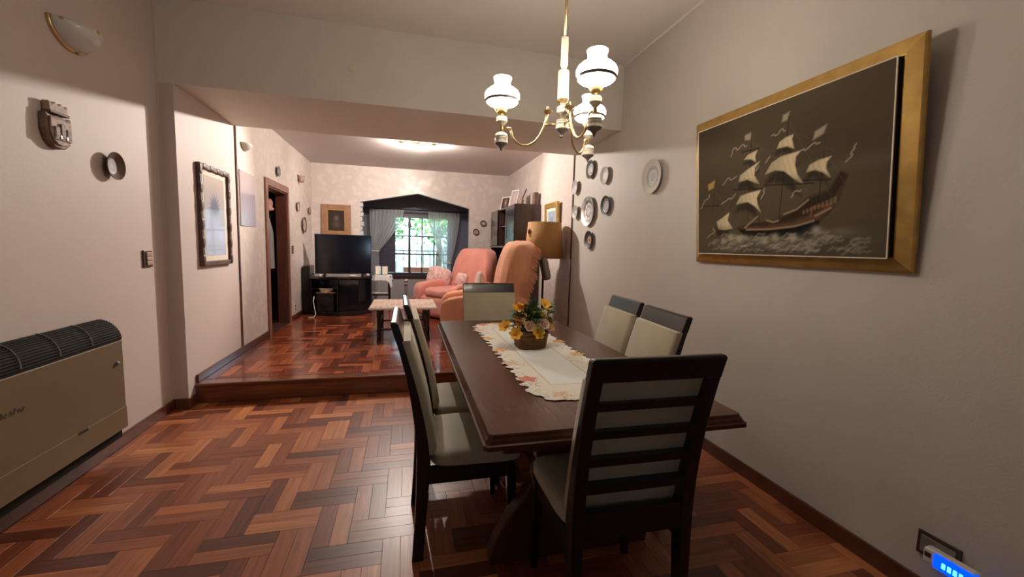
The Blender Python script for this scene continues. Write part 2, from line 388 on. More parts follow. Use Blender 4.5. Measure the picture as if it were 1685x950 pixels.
# walls of the dining room
struct(MB().box(XL - T, XL, YBK, YB, 0, ZC).build('wall_left', M['wall_pink']))
struct(MB().box(XR, XR + T, YBK - T, YB2, 0, ZC).build('wall_right', M['wall_right']))
struct(MB().box(XR, XR + T, YB2, YF + T, 0, ZC).build('wall_right_living', M['wall_living']))
b = MB()   # unseen wall behind the photographer; small opening added to let in weak daylight
b.box(XL - T, XR, YBK - T, YBK, 0, 1.0).box(XL - T, XR, YBK - T, YBK, 1.4, ZC).box(XL - T, -0.9, YBK - T, YBK, 1.0, 1.4).box(-0.35, XR, YBK - T, YBK, 1.0, 1.4)
struct(b.build('wall_back', M['hall']))  # unseen wall kept dark to cut light bounced onto the chair backs
struct(MB().box(XL - T, XR + T, YBK - 1.6, YB2, ZC, ZC + 0.1).build('ceiling', M['ceiling']))  # reaches past the back wall as an unseen eave added against the sun
struct(MB().box(XL - T, XR, YB, YB2, ZB, ZC).build('ceiling_beam', M['beam']))
# left wall of the raised living room, with the doorway
DY0, DY1, DZ = 5.84, 6.73, 2.05
b = MB().box(XP - T, XP, YB2, DY0, 0, ZL).box(XP - T, XP, DY1, YF, 0, ZL).box(XP - T, XP, DY0, DY1, DZ, ZL)
struct(b.build('wall_left_living', M['wall_living']))
struct(MB().box(XL - T, XP, YB, YB2, 0, ZB).build('wall_left_pillar', M['wall_pink']))
struct(MB().box(XP - T, XR + T, YB2, YF + T, ZL, ZL + 0.1).build('ceiling_living', M['ceil_liv']))
# far wall with the gabled opening
AX0, AX1, AXP, AZ0, AZ1, AZP = -0.842, 1.228, 0.213, 2.15, 2.115, 2.36
b = MB().box(XP - T, AX0, YF, YF + T, 0, ZL).box(AX1, XR + T, YF, YF + T, 0, ZL)
b.prism([(AX0, AZ0), (AXP, AZP), (AX1, AZ1), (AX1, ZL), (AX0, ZL)], 'y', YF, YF + T)
struct(b.build('wall_far', M['wall_living']))
# thin strips covering the wall joints beside the beam
struct(MB().box(XP, XP + 0.012, YB2 - 0.012, YB2 + 0.012, ZP, ZB).build('trim_1', M['basewood']))
struct(MB().box(XR - 0.012, XR, YB2 - 0.012, YB2 + 0.012, ZP, ZB).build('trim_2', M['basewood']))
struct(MB().tube([(XR - 0.004, YBK, ZC - 0.006), (XR - 0.004, YB, ZC - 0.006)], 0.012).build('trim_3', M['ceiling']))
struct(MB().tube([(XL + 0.002, YB - 0.002, 0.09), (XL + 0.002, YB - 0.002, ZC)], 0.008).build('trim_4', M['wall_pink']))
# baseboards
def baseboard(name, x0, x1, y0, y1, z, h=0.085):
    return struct(MB().box(x0, x1, y0, y1, z, z + h).build(name, M['basewood'], bevel=0.006))
baseboard('baseboard_left', XL, XL + 0.016, YBK, YB, 0)
baseboard('baseboard_pillar', XL + 0.016, XP + 0.005, YB - 0.016, YB, 0)
baseboard('baseboard_pillar_side', XP, XP + 0.016, YB - 0.016, YS - 0.012, 0)
baseboard('baseboard_right', XR - 0.016, XR, YBK, YS - 0.012, 0)
baseboard('baseboard_living_left', XP, XP + 0.02, YS, DY0 - 0.09, ZP, 0.07)
baseboard('baseboard_living_far', XP, XP + 0.02, DY1 + 0.09, YF, ZP, 0.07)
baseboard('baseboard_living_right', XR - 0.02, XR, YS, YF, ZP, 0.07)
# bay room beyond the gabled opening
BY, BX0, BX1 = 9.35, -1.45, 1.95
WX0, WX1, WZ0, WZ1 = -0.63, 0.93, 0.705, 1.985
b = MB().box(BX0, WX0, BY, BY + T, 0, 2.6).box(WX1, BX1, BY, BY + T, 0, 2.6).box(WX0, WX1, BY, BY + T, WZ1, 2.6)
struct(b.build('wall_bay', M['bay']))
struct(MB().box(WX0, WX1, BY, BY + T, 0, WZ0).build('wall_bay_low', M['bay_low']))
struct(MB().box(BX0 - T, BX0, YF + T, BY + T, 0, 2.6).build('wall_bay_left', M['bay']))
struct(MB().box(BX1, BX1 + T, YF + T, BY + T, 0, 2.6).build('wall_bay_right', M['bay']))
struct(MB().box(BX0 - T, BX1 + T, YF + T, BY + T, 2.6, 2.7).build('ceiling_bay', M['bay']))
# reveal of the opening: pale strips imitate window light on the edges, notched stones left
rv = struct(MB().box(AX1 - 0.012, AX1, YF - 0.006, YF + T, ZP, AZ1).prism([(AX0, AZ0 - .014), (AXP, AZP - .014), (AX1, AZ1 - .014), (AX1, AZ1), (AXP, AZP), (AX0, AZ0)], 'y', YF - 0.006, YF + T).build('trim_5', M['stone']))
for k in range(22):
    z = ZP + 0.02 + k * 0.0885
    MB().box(0, 0.02 + 0.022 * (k % 2) + random.uniform(0, .012), 0, T, 0, 0.078).build('stone_block', M['stone'], rv, loc=(AX0, YF - 0.004, z), bevel=0.008)

# ------------------------------------------------------------------ parquet: doubled herringbone, strips 0.313 x 0.078
BS = 0.1566; LEN = 2 * BS; WID = BS / 2
def project(p):
    d = Vector(p) - Vector((0, 0, CAM_H)); z = d.dot(CF)
    if z < 0.15: return None
    return 842.5 + FPX * d.dot(CR) / z, 475 - FPX * d.dot(CU) / z
def plank_list(x0, x1, y0, y1, ox, oy):
    out = []
    i0, i1 = int((x0 - ox) / BS) - 3, int((x1 - ox) / BS) + 3; j0, j1 = int((y0 - oy) / BS) - 3, int((y1 - oy) / BS) + 3
    for i in range(i0, i1):
        for j in range(j0, j1):
            d = (i - j) % 4; X, Y = ox + i * BS, oy + j * BS
            for k in range(2):
                if d == 0: r = (X, X + LEN, Y + k * WID, Y + (k + 1) * WID, 0)
                elif d == 3: r = (X + k * WID, X + (k + 1) * WID, Y, Y + LEN, 1)
                else: continue
                c = (max(r[0], x0), min(r[1], x1), max(r[2], y0), min(r[3], y1), r[4])
                if c[1] - c[0] > 0.012 and c[3] - c[2] > 0.012: out.append(c)
    return out
def strip_verts(l, wd, g=0.0006, ch=0.0005):
    hx, hy = l / 2 - g, wd / 2 - g
    vs = []
    for z, k in ((-0.012, 0), (-0.0004, 0), (0, ch)):
        vs += [(-hx + k, -hy + k, z), (hx - k, -hy + k, z), (hx - k, hy - k, z), (-hx + k, hy - k, z)]
    fs = [(8, 9, 10, 11)]
    for a in (0, 4):
        for k in range(4): fs.append((a + k, a + (k + 1) % 4, a + 4 + (k + 1) % 4, a + 4 + k))
    return vs, fs
def set_attr(me, tones, locs):
    a = me.attributes.new('tone', 'FLOAT', 'POINT'); a.data.foreach_set('value', np.asarray(tones, np.float32))
    a = me.attributes.new('loc', 'FLOAT_VECTOR', 'POINT'); a.data.foreach_set('vector', np.asarray(locs, np.float32).ravel())
def parquet(floor, rects, z, m, budget=300):
    sc_ = []
    for r in rects:
        ps = [project(p) for p in ((r[0], r[2], z), (r[1], r[2], z), (r[1], r[3], z), (r[0], r[3], z))]
        A = -1
        if all(ps):
            cx = sum(p[0] for p in ps) / 4; cy = sum(p[1] for p in ps) / 4
            A = abs(sum(ps[k][0] * ps[(k + 1) % 4][1] - ps[(k + 1) % 4][0] * ps[k][1] for k in range(4))) / 2
            if not (-15 < cx < 1700 and -15 < cy < 965): A = -1
        sc_.append(A)
    order = sorted(range(len(rects)), key=lambda k: -sc_[k])
    vs, fs = strip_verts(LEN, WID); me = bpy.data.meshes.new('plank'); me.from_pydata(vs, [], fs); me.materials.append(m)
    set_attr(me, [0] * len(vs), vs)
    V, F, TN, LC = [], [], [], []
    for n, k in enumerate(order):
        x0, x1, y0, y1, vert = rects[k]; cx, cy = (x0 + x1) / 2, (y0 + y1) / 2
        l, wd = (y1 - y0, x1 - x0) if vert else (x1 - x0, y1 - y0)
        if n < budget and sc_[k] > 0:
            o = bpy.data.objects.new('plank', me); COL.objects.link(o); o.parent = floor
            o.location = (cx, cy, z); o.rotation_euler = (0, 0, PI / 2 if vert else 0); o.scale = (l / LEN, wd / WID, 1)
        else:
            vv, ff = strip_verts(l, wd); o0 = len(V); t = random.random(); off = random.random() * 9
            for p in vv:
                V.append((cx - p[1], cy + p[0], z + p[2]) if vert else (cx + p[0], cy + p[1], z + p[2])); TN.append(t); LC.append(p)
            F += [tuple(q + o0 for q in f) for f in ff]
    me2 = bpy.data.meshes.new('parquet_rest'); me2.from_pydata(V, [], F); me2.materials.append(m); set_attr(me2, TN, LC)
    o = bpy.data.objects.new('parquet_rest', me2); COL.objects.link(o); o.parent = floor; o['kind'] = 'stuff'
floor = struct(MB().box(XL - T, XR + T, YBK - T, YS + 0.05, -0.06, -0.006).build('floor', M['joint']))
parquet(floor, plank_list(XL, XR, YBK, YS - 0.02, -0.885, 1.877), 0.0, M['plank'])
platform = struct(MB().box(XP - T, XR + T, YS, YF + T, -0.05, ZP - 0.006).box(BX0 - T, BX1 + T, YF + T, BY + T, -.05, ZP - .006).build('floor_platform', M['joint']))
parquet(platform, plank_list(XP + 0.02, XR - 0.02, YS + 0.1, BY, -0.80, 4.05), ZP, M['plank_gloss'])
struct(MB().box(XP, XR, YS - 0.012, YS, 0, ZP - 0.03).build('trim_6', M['stepwood']))                    # riser
struct(MB().box(XP, XR, YS - 0.03, YS + 0.098, ZP - 0.028, ZP + 0.001).build('trim_7', M['stepwood'], bevel=0.01))     # nosing
struct(MB().box(XP + 0.02, XP + 0.085, YS + 0.1, DY0 - 0.09, ZP - 0.01, ZP + 0.0015).build('trim_8', M['stepwood'], bevel=0.001))   # border strip along the wall

# ------------------------------------------------------------------ doorway
d = struct(MB().box(XP - T, XP + 0.004, DY0 - 0.012, DY0 + 0.02, ZP, DZ).box(XP - T, XP + 0.004, DY1 - 0.02, DY1 + 0.012, ZP, DZ).box(XP - T, XP + 0.004, DY0, DY1, DZ - 0.02, DZ).build('door_1', M['doorwood']))
MB().box(XP, XP + 0.022, DY0 - 0.09, DY0 + 0.002, ZP, DZ + 0.085).build('casing', M['casing'], d, bevel=0.004)
MB().box(XP, XP + 0.022, DY1 - 0.002, DY1 + 0.055, ZP, DZ + 0.085).build('casing', M['casing'], d, bevel=0.004)
MB().box(XP, XP + 0.024, DY0, DY1, DZ - 0.002, DZ + 0.086).build('casing', M['casing'], d, bevel=0.004)
d2 = struct(MB().box(-2.72, XP - T, 7.955, 8.0, ZP, 2.2).build('door_2', M['doorwood']))     # panelled door closing the hall
for k in range(2):
    for z0, z1 in ((ZP + .12, .95), (1.07, 2.05)):
        MB().box(-2.62 + k * .39, -2.31 + k * .39, 7.94, 7.956, z0, z1).build('panel', M['doorwood'], d2, bevel=0.006)
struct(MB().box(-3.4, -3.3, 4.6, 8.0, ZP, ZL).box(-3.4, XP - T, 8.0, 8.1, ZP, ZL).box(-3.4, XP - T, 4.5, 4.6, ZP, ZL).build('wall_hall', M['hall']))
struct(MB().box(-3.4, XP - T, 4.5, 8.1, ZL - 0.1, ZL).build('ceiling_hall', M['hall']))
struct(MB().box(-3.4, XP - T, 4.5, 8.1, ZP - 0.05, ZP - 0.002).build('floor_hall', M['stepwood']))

# ------------------------------------------------------------------ bay window
win = struct(MB().box(WX0, WX1, BY - 0.01, BY + 0.07, WZ1 - 0.05, WZ1).box(WX0, WX1, BY - 0.02, BY + 0.07, WZ0, WZ0 + 0.05).box(WX0, WX0 + 0.05, BY - 0.01, BY + 0.07, WZ0, WZ1).box(WX1 - 0.05, WX1, BY - 0.01, BY + 0.07, WZ0, WZ1).build('window_1', M['winwood']))
PX = [-0.235, 0.035, 0.085, 0.325, 0.585, 0.88]
MB().box(PX[1], PX[2], BY, BY + .06, WZ0 + .05, WZ1 - .05).build('mullion', M['winwood'], win)
MB().box(PX[0] - .03, PX[0], BY, BY + .06, WZ0 + .05, WZ1 - .05).build('mullion', M['winwood'], win)
for x in (PX[3], PX[4]): MB().box(x - .013, x + .013, BY + .01, BY + .04, WZ0 + .05, WZ1 - .05).build('glazing_bar', M['winwood'], win)
ZR = [WZ0 + 0.05, 1.155, 1.545, WZ1 - 0.05]
for z in ZR[1:3]: MB().box(PX[0], PX[5], BY + .012, BY + .042, z - .013, z + .013).build('glazing_bar', M['winwood'], win)
for a, c in ((PX[0], PX[1]), (PX[2], PX[3]), (PX[3], PX[4]), (PX[4], PX[5])):
    for k in range(3): MB().box(a, c, BY + .025, BY + .029, ZR[k], ZR[k + 1]).build('pane', M['glass'], win)
for k in range(22):
    z = WZ0 + .055 + k * .0532
    MB().box(WX0 + .05, PX[0] - .03, BY + .0, BY + .03, z, z + .0545).build('shutter_slat', M['shutter'], win, bevel=.006)
MB().box(WX0 - .05, WX1 + .05, BY - .09, BY, WZ0 - .035, WZ0).build('window_sill', M['winwood'], win)

# ================================================================== DINING TABLE
TX, TY, TZ = 0.718, 2.215, 0.77
tbl = thing('dining_table', 'dark mahogany rectangular dining table with moulded edge and trestle legs', 'table', (TX, TY, 0))
HX, HY = 0.487, 1.022
def ring(hx, hy, z, c=0.012): return [(-hx + c, -hy, z), (hx - c, -hy, z), (hx, -hy + c, z), (hx, hy - c, z), (hx - c, hy, z), (-hx + c, hy, z), (-hx, hy - c, z), (-hx, -hy + c, z)]
prof = [(0.035, -0.05), (0.03, -0.047), (0.0, -0.044), (0.0, -0.030), (0.006, -0.027), (0.010, -0.018), (0.016, -0.010), (0.018, -0.003), (0.021, 0.0)]
MB().rings([ring(HX - i, HY - i, TZ + z) for i, z in prof]).build('tabletop', M['table_wood'], tbl)
MB().box(-HX + .09, HX - .09, -HY + .12, -HY + .145, TZ - .12, TZ - .05).build('apron', M['table_wood'], tbl)
MB().box(-HX + .09, HX - .09, HY - .145, HY - .12, TZ - .12, TZ - .05).build('apron', M['table_wood'], tbl)
MB().box(-HX + .09, -HX + .115, -HY + .145, HY - .145, TZ - .12, TZ - .05).build('apron', M['table_wood'], tbl)
MB().box(HX - .115, HX - .09, -HY + .145, HY - .145, TZ - .12, TZ - .05).build('apron', M['table_wood'], tbl)
half = [(0.375, 0.0), (0.375, 0.045), (0.35, 0.11), (0.30, 0.20), (0.235, 0.28), (0.19, 0.36), (0.175, 0.45), (0.185, 0.53), (0.22, 0.59), (0.27, 0.62), (0.27, TZ - .05)]
poly = half + [(-a, z) for a, z in half[::-1]]
for sy in (-1, 1):
    MB().prism(poly, 'y', sy * .57 - .035, sy * .57 + .035).build('trestle_leg', M['table_wood'], tbl, bevel=.008)
MB().box(-.03, .03, -.535, .535, .26, .36).build('stretcher', M['table_wood'], tbl, bevel=.006)

# ================================================================== CHAIRS (face local +y, rear edge of the seat at y = 0)
def profile(z):      # rear edge and front edge of a rear leg / back post
    if z < .45: t = z / .45; return -.018 * (1 - t) ** 2, .030 + .026 * t
    t = (z - .45) / .59; return -.106 * t ** 1.8, .056 - .138 * t ** 1.45
def back_ring(x0, x1, z, ya, yb): return [(x0, ya, z), (x1, ya, z), (x1, yb, z), (x0, yb, z)]
CW = 0.222
def make_chair(label):
    t = thing('dining_chair', label, 'chair', group='dining chairs around the table')
    for s in (-1, 1):
        R = []
        for z in np.linspace(0, .972, 22):
            a, b_ = profile(z); k = .046 if z > .42 else .032 + .014 * z / .42
            x1 = s * (CW - .004 * (1 - min(1, z / .42))); x0 = x1 - s * k; R.append(back_ring(min(x0, x1), max(x0, x1), z, a, b_))
        MB().rings(R).build('rear_leg', M['black_wood'], t, bevel=.004)
        R = []
        for z in np.linspace(0, .395, 6):
            k = .028 + .016 * z / .395; x1 = s * (CW + .004); x0 = x1 - s * k; R.append(back_ring(min(x0, x1), max(x0, x1), z, .432 - k, .432))
        MB().rings(R).build('front_leg', M['black_wood'], t, bevel=.003)
    R = [back_ring(-CW, CW, z, profile(z)[0] - .002, profile(z)[1] + .006) for z in np.linspace(.965, 1.035, 5)] + [back_ring(-CW + .006, CW - .006, 1.043, profile(1.043)[0] + .004, profile(1.043)[1])]
    MB().rings(R).build('top_rail', M['black_wood'], t, bevel=.004)
    for k, z in enumerate((.571, .669, .768, .866)):
        R = [back_ring(-CW + .044, CW - .044, zz, profile(zz)[0] + .003, profile(zz)[1] - .003) for zz in (z - .0, z + .028)]
        MB().rings(R).build('slat', M['black_wood'], t, bevel=.002)
    MB().box(-CW + .044, CW - .044, .004, .032, .41, .505).build('lower_rail', M['black_wood'], t, bevel=.003)
    MB().box(-CW + .04, CW - .04, .39, .425, .345, .415).build('seat_rail', M['black_wood'], t)
    for s in (-1, 1): MB().box(min(s * CW * .98, s * (CW - .03)), max(s * CW * .98, s * (CW - .03)), .05, .40, .345, .415).build('seat_rail', M['black_wood'], t)
    # upholstered back pad following the curve of the posts
    R = []
    for z in np.linspace(.475, .966, 16):
        f = profile(z)[1]; e = min(1, (z - .47) / .03)
        th = .034 * (.6 + .4 * e)
        R.append([(-CW + .001, f - .004, z), (CW - .001, f - .004, z), (CW - .001, f + th - .012, z), (CW - .014, f + th, z), (-CW + .014, f + th, z), (-CW + .001, f + th - .012, z)])
    MB().rings(R).build('back_pad', M['fabric'], t, smooth=True, angle=50)
    def fn(P, q):
        wd = 1 + .03 * q.y; P.x *= wd
        if q.z > 0: P.z += .012 * (1 - q.x * q.x) * (1 - q.y * q.y)
        return P
    MB().puff((0, .262, .443), (CW + .004, .205, .034), 7, 9, fn).build('seat_cushion', M['fabric'], t, smooth=True)
    return t
ch0 = make_chair('dining chair nearest the camera, its slatted black back turned to us')
ch0.location = (.732, 1.15, 0); ch0.rotation_euler = (0, 0, math.radians(-1))
copy_tree(ch0, (.042, 1.915, 0), -PI / 2, 'front chair of the two on the left long side of the table')
copy_tree(ch0, (.085, 2.42, 0), -PI / 2 + .02, 'rear chair of the two on the left long side of the table, nearer the step')
copy_tree(ch0, (1.248, 1.925, 0), PI / 2 - .10, 'right-hand chair by the wall under the ship painting, nearer the camera')
copy_tree(ch0, (1.305, 2.435, 0), PI / 2 - .10, 'right-hand chair by the wall plates, farther from the camera')
copy_tree(ch0, (.685, 3.42, 0), PI, 'chair at the far head of the table, beige pad facing us')

# ================================================================== TABLE RUNNER
RX0, RX1, RY0, RY1 = .462, .955, 1.43, 3.09
nx, ny = 110, 330
X, Y = np.meshgrid(np.linspace(RX0 - .02, RX1 + .02, nx), np.linspace(RY0 - .02, RY1 + .02, ny))
cxr = (RX0 + RX1) / 2; hw = (RX1 - RX0) / 2; cyr = (RY0 + RY1) / 2; hl = (RY1 - RY0) / 2
dx = np.abs(X - cxr); dy = np.abs(Y - cyr)
rc = .13
qx = np.maximum(dx - (hw - rc), 0); qy = np.maximum(dy - (hl - rc), 0)
sd = np.where((dx > hw - rc) & (dy > hl - rc), np.hypot(qx, qy) - rc, np.maximum(dx - hw, dy - hl))
scal = .018 * np.abs(np.sin(Y * 36 + X * 7)) + .012 * np.abs(np.sin(X * 40)) + .006 * np.sin(Y * 97 + 1.3)
edge = -(sd + scal)
C = np.ones((ny, nx, 3)) * np.array((.76, .73, .64))
rs = np.random.RandomState(5)
band = (edge < .125)
inner = np.maximum(dx - (hw - .135), dy - (hl - .20)) < 0
C[inner] = (.76, .79, .75)
def paint(mask, col, op=1.0): C[mask] = C[mask] * (1 - op) + np.array(col) * op
paint(np.abs(np.maximum(dx - (hw - .135), dy - (hl - .20))) < .004, (.60, .52, .38), .8)
for k in range(95):          # embroidered curling stems
    t = rs.rand() * 2 * (2 * hl + 2 * hw)
    if t < 2 * hl: px, py = RX0 + rs.uniform(.02, .11), RY0 + t
    elif t < 4 * hl: px, py = RX1 - rs.uniform(.02, .11), RY0 + t - 2 * hl
    else: px, py = RX0 + rs.rand() * 2 * hw, (RY0 if rs.rand() < .5 else RY1) + rs.uniform(-.1, .1)
    rr = rs.uniform(.012, .035); d_ = np.abs(np.hypot(X - px, (Y - py) * 1.3) - rr); ang = np.arctan2(Y - py, X - px)
    paint((d_ < .0022) & (np.sin(ang + rs.rand() * 6) > -.3) & band, (.48, .30, .20) if k % 3 else (.36, .06, .05), .75)
leafc = [(.66, .36, .09), (.70, .42, .12), (.60, .10, .05), (.70, .45, .22), (.62, .14, .08)]
spots = [(.50, 2.55, 0), (.51, 2.25, 1), (.50, 1.98, 3), (.52, 1.72, 4), (.60, 1.50, 3), (.70, 1.455, 2), (.77, 1.45, 0), (.87, 1.55, 1), (.91, 1.8, 3), (.92, 2.1, 1), (.93, 2.42, 0), (.91, 2.7, 3), (.55, 3.02, 2), (.66, 3.06, 0), (.80, 3.06, 1), (.90, 2.95, 3), (.49, 2.82, 3)]
for px, py, c in spots:
    a0 = rs.rand() * 6; ang = np.arctan2(Y - py, X - px) + a0; r_ = np.hypot(X - px, Y - py)
    shp = .030 + .020 * np.abs(np.cos(2.5 * ang)) - .006 * np.abs(np.sin(11 * ang))
    paint(r_ < shp, leafc[c], .85 if c != 3 else .55); paint((np.abs(np.sin(2.5 * ang)) < .10) & (r_ < shp), (.40, .16, .06), .6)
    edge = np.maximum(edge, np.where(r_ < shp, .004, -1))
ok = edge > 0
ids = -np.ones((ny, nx), int); keep = ok[:-1, :-1] & ok[1:, :-1] & ok[:-1, 1:] & ok[1:, 1:]
used = np.zeros((ny, nx), bool)
for a, c in ((0, 0), (0, 1), (1, 0), (1, 1)): used[a:ny - 1 + a, c:nx - 1 + c] |= keep
ids[used] = np.arange(used.sum())
Zr = TZ + .0025 + .0012 * np.sin(X * 23 + 1) * np.sin(Y * 9) + .0012 * rs.rand(ny, nx) * (~inner)
b = MB(); b.v = list(map(tuple, np.stack([X[used], Y[used], Zr[used]], -1).tolist()))
jj, ii = np.nonzero(keep); b.f = [(int(ids[j, i]), int(ids[j, i + 1]), int(ids[j + 1, i + 1]), int(ids[j + 1, i])) for j, i in zip(jj, ii)]
tag(b.build('table_runner', M['cloth'], col=C[used], solid=.0015), 'white cloth runner with scalloped embroidered autumn leaf border on dining table', 'runner')

# ================================================================== FLOWER BASKET
FX, FY = .705, 2.30
fb = thing('flower_basket', 'small square wicker basket of silk flowers standing on the white runner', 'flower basket', (FX, FY, TZ + .006), .12); fb.scale = (1.12, 1.12, 1.12)
bk = MB(); R = []
def sq(hx, hy, z, r=.012): return [(-hx + r, -hy, z), (hx - r, -hy, z), (hx, -hy + r, z), (hx, hy - r, z), (hx - r, hy, z), (-hx + r, hy, z), (-hx, hy - r, z), (-hx, -hy + r, z)]
bk.rings([sq(.066 + .012 * k / 8, .052 + .010 * k / 8, .002 + .085 * k / 8) for k in range(9)]).build('basket_core', M['wicker'], fb)
for k in range(9):
    z = .006 + k * .0098; hx, hy = .068 + .0012 * k * 1.1, .054 + .001 * k * 1.1
    P = []
    for q in range(33):
        a = 2 * PI * q / 32; ca, sa = math.cos(a), math.sin(a); e = .35
        wv = .0022 * (1 if (q + k) % 2 else -1)
        P.append(((hx + wv) * math.copysign(abs(ca) ** e, ca), (hy + wv) * math.copysign(abs(sa) ** e, sa), z))
    MB().tube(P, .0055, 6).build('wicker_strand', M['wicker'], fb, smooth=True)
P = [(-.075 * math.cos(t), 0.0, 0.085 + .135 * math.sin(t) ** .8) for t in np.linspace(0.02, PI - .02, 17)]
MB().tube(P, .0035, 6).build('handle', M['brownp'], fb, smooth=True)
MB().puff((0, 0, .095), (.062, .048, .022), 2.5, 6).build('moss', M['leaf'], fb, smooth=True)
def leaf_mesh(m_, L_=.062, W_=.019):
    G = []
    for i in range(7):
        t = i / 6; wd = W_ * math.sin(PI * min(1, t * .93 + .05)) ** .8; zz = .012 * math.sin(t * 2.4)
        G.append([(-wd, t * L_, zz + wd * .4), (0, t * L_, zz), (wd, t * L_, zz + wd * .4)])
    o = MB().sheet(G).build('leaf', m_, fb, smooth=True); return o
lp, lp2 = leaf_mesh(M['leaf']), leaf_mesh(M['leaf_pale'], .05, .013)
def put(o, base, yaw, pitch, s, first):
    c = o if first else o.copy()
    if not first: COL.objects.link(c); c.parent = fb
    c.location = base; c.rotation_euler = (pitch, 0, yaw); c.scale = (s, s, s)
fr = random.Random(11); f1 = f2 = True
for k in range(120):
    a = fr.uniform(0, 2 * PI); r = fr.uniform(0, .085); z = .09 + fr.uniform(0, .125) * (1 - .35 * r / .085)
    base = (r * math.cos(a), r * .75 * math.sin(a), z)
    if fr.random() < .78: put(lp, base, a - PI / 2 + fr.uniform(-.6, .6), fr.uniform(-.3, 1.0), fr.uniform(.7, 1.15), f1); f1 = False
    else: put(lp2, base, a - PI / 2 + fr.uniform(-.6, .6), fr.uniform(-.2, .9), fr.uniform(.7, 1.1), f2); f2 = False
# upright sprig on the right
for k in range(12):
    put(lp if k % 3 else lp2, (.055 + k * .004, .0 + fr.uniform(-.01, .01), .14 + k * .006), -PI / 2 + fr.uniform(-1.6, 1.2), fr.uniform(-.1, .9), .85, False)
def flower(base, yaw, pitch, petal_m, n, L_, W_, heart, cup=.5, rose=False):
    b = MB()
    for lay in range(3 if rose else 1):
        nn = n - lay
        for k in range(nn):
            a = 2 * PI * k / nn + lay * .5; G = []
            cu = cup + lay * .42; ll = L_ * (1 - .22 * lay)
            for i in range(5):
                t = i / 4; wd = W_ * math.sin(PI * min(.93, t * .86 + .1)) ** .7; rr = ll * t * math.cos(cu * t); hh = ll * t * math.sin(cu * (1.3 - .4 * t))
                row = []
                for j in (-1, 0, 1):
                    x, y = rr, j * wd; row.append((x * math.cos(a) - y * math.sin(a), x * math.sin(a) + y * math.cos(a), hh + abs(j) * wd * .25))
                G.append(row)
            b.sheet(G)
    o = b.build('flower', petal_m, fb, smooth=True)
    o.location = base; o.rotation_euler = (pitch, 0, yaw)
    MB().puff((0, 0, .006), (.008, .008, .007), 2, 3).build('flower_heart', heart, o, smooth=True)
    return o
stemm = MB()
fl = [((-.082, -.01, .195), 0.3, .55, 'yellow'), ((-.052, .0, .205), 1.2, .4, 'yellow'), ((.075, .0, .215), .3, .9, 'yellow'), ((-.098, -.04, .075), -.4, 1.0, 'yellow'), ((.008, -.07, .085), .1, 1.25, 'yellow'), ((.095, -.02, .105), .9, 1.1, 'yellow'), ((-.135, .01, .105), -.9, .9, 'yellow'), ((.075, -.02, .14), .5, .9, 'yellow')]
for base, yaw, pit, c in fl:
    flower(base, yaw, pit, M[c], 6, .040, .014, M['orangep'])
    stemm.tube([(base[0] * .4, base[1] * .4, .09), (base[0] * .8, base[1] * .8, base[2] * .8 + .01), base], .0016, 5)
for base, yaw, pit in (((-.085, -.02, .155), 0, .8), ((-.09, -.03, .125), .5, 1.0)): flower(base, yaw, pit, M['orangep'], 6, .028, .010, M['yellow'])
for base, yaw, pit in (((-.03, -.055, .115), -.2, 1.1), ((.045, -.058, .125), .2, 1.1), ((.07, -.045, .11), .5, 1.1), ((.0, -.05, .12), 0, .9)): flower(base, yaw, pit, M['rose'], 6, .034, .016, M['rose'], .5, True)
for k in range(14):
    a = fr.uniform(-2.8, -.2); flower((.075 * math.cos(a), .055 * math.sin(a) - .01, fr.uniform(.12, .2)), fr.uniform(-1, 1), fr.uniform(.5, 1.2), M['whitep'], 5, .015, .006, M['yellow'])
stemm.build('stems', M['leaf'], fb)

# ================================================================== CHANDELIER
CX, CY = .742, 2.0
cd = thing('chandelier', 'three-armed cream and brass chandelier with glowing white glass oil-lamp shades', 'chandelier', (CX, CY, ZC))
def zz(p): return [(r, z - ZC) for r, z in p]
MB().lathe(zz([(0, ZC), (.055, ZC), (.052, ZC - .02), (.02, ZC - .05), (.0, ZC - .05)]), n=24).build('ceiling_rose', M['brass'], cd, smooth=True, angle=40)
MB().lathe(zz([(.0075, ZC - .045), (.0075, 2.36)]), n=12).build('rod', M['brass'], cd, smooth=True)
MB().lathe(zz([(.0, 2.372), (.017, 2.370), (.018, 2.365), (.018, 2.24), (.015, 2.236), (.012, 2.225), (.016, 2.218), (.0, 2.216)]), n=20).build('upper_sleeve', M['enamel'], cd, smooth=True, angle=40)
MB().lathe(zz([(.0, 2.216), (.026, 2.214), (.0275, 2.21), (.0275, 2.085), (.026, 2.08), (.0, 2.079)]), n=24).build('lower_sleeve', M['enamel'], cd, smooth=True, angle=40)
MB().lathe(zz([(.0, 2.08), (.024, 2.079), (.026, 2.070), (.012, 2.062), (.010, 2.045), (.0, 2.044)]), n=20).build('collar', M['brass'], cd, smooth=True, angle=40)
MB().lathe(zz([(.0, 2.05), (.020, 2.049), (.028, 2.044), (.030, 2.036), (.028, 2.033), (.030, 2.028), (.028, 2.018), (.030, 2.014), (.020, 2.002), (.013, 1.992), (.011, 1.978), (.0, 1.977)]), n=24).build('upper_hub', M['enamel'], cd, smooth=True, angle=40)
MB().lathe(zz([(.0, 1.984), (.028, 1.982), (.031, 1.976), (.029, 1.972), (.032, 1.966), (.029, 1.96), (.031, 1.952), (.032, 1.94), (.0, 1.939)]), n=24).build('lower_hub', M['enamel'], cd, smooth=True, angle=40)
MB().lathe(zz([(.032, 1.941), (.028, 1.932), (.015, 1.924), (.008, 1.914), (.007, 1.908), (.009, 1.903), (.0, 1.896)]), n=24).build('finial', M['pewtergrey'], cd, smooth=True, angle=40)
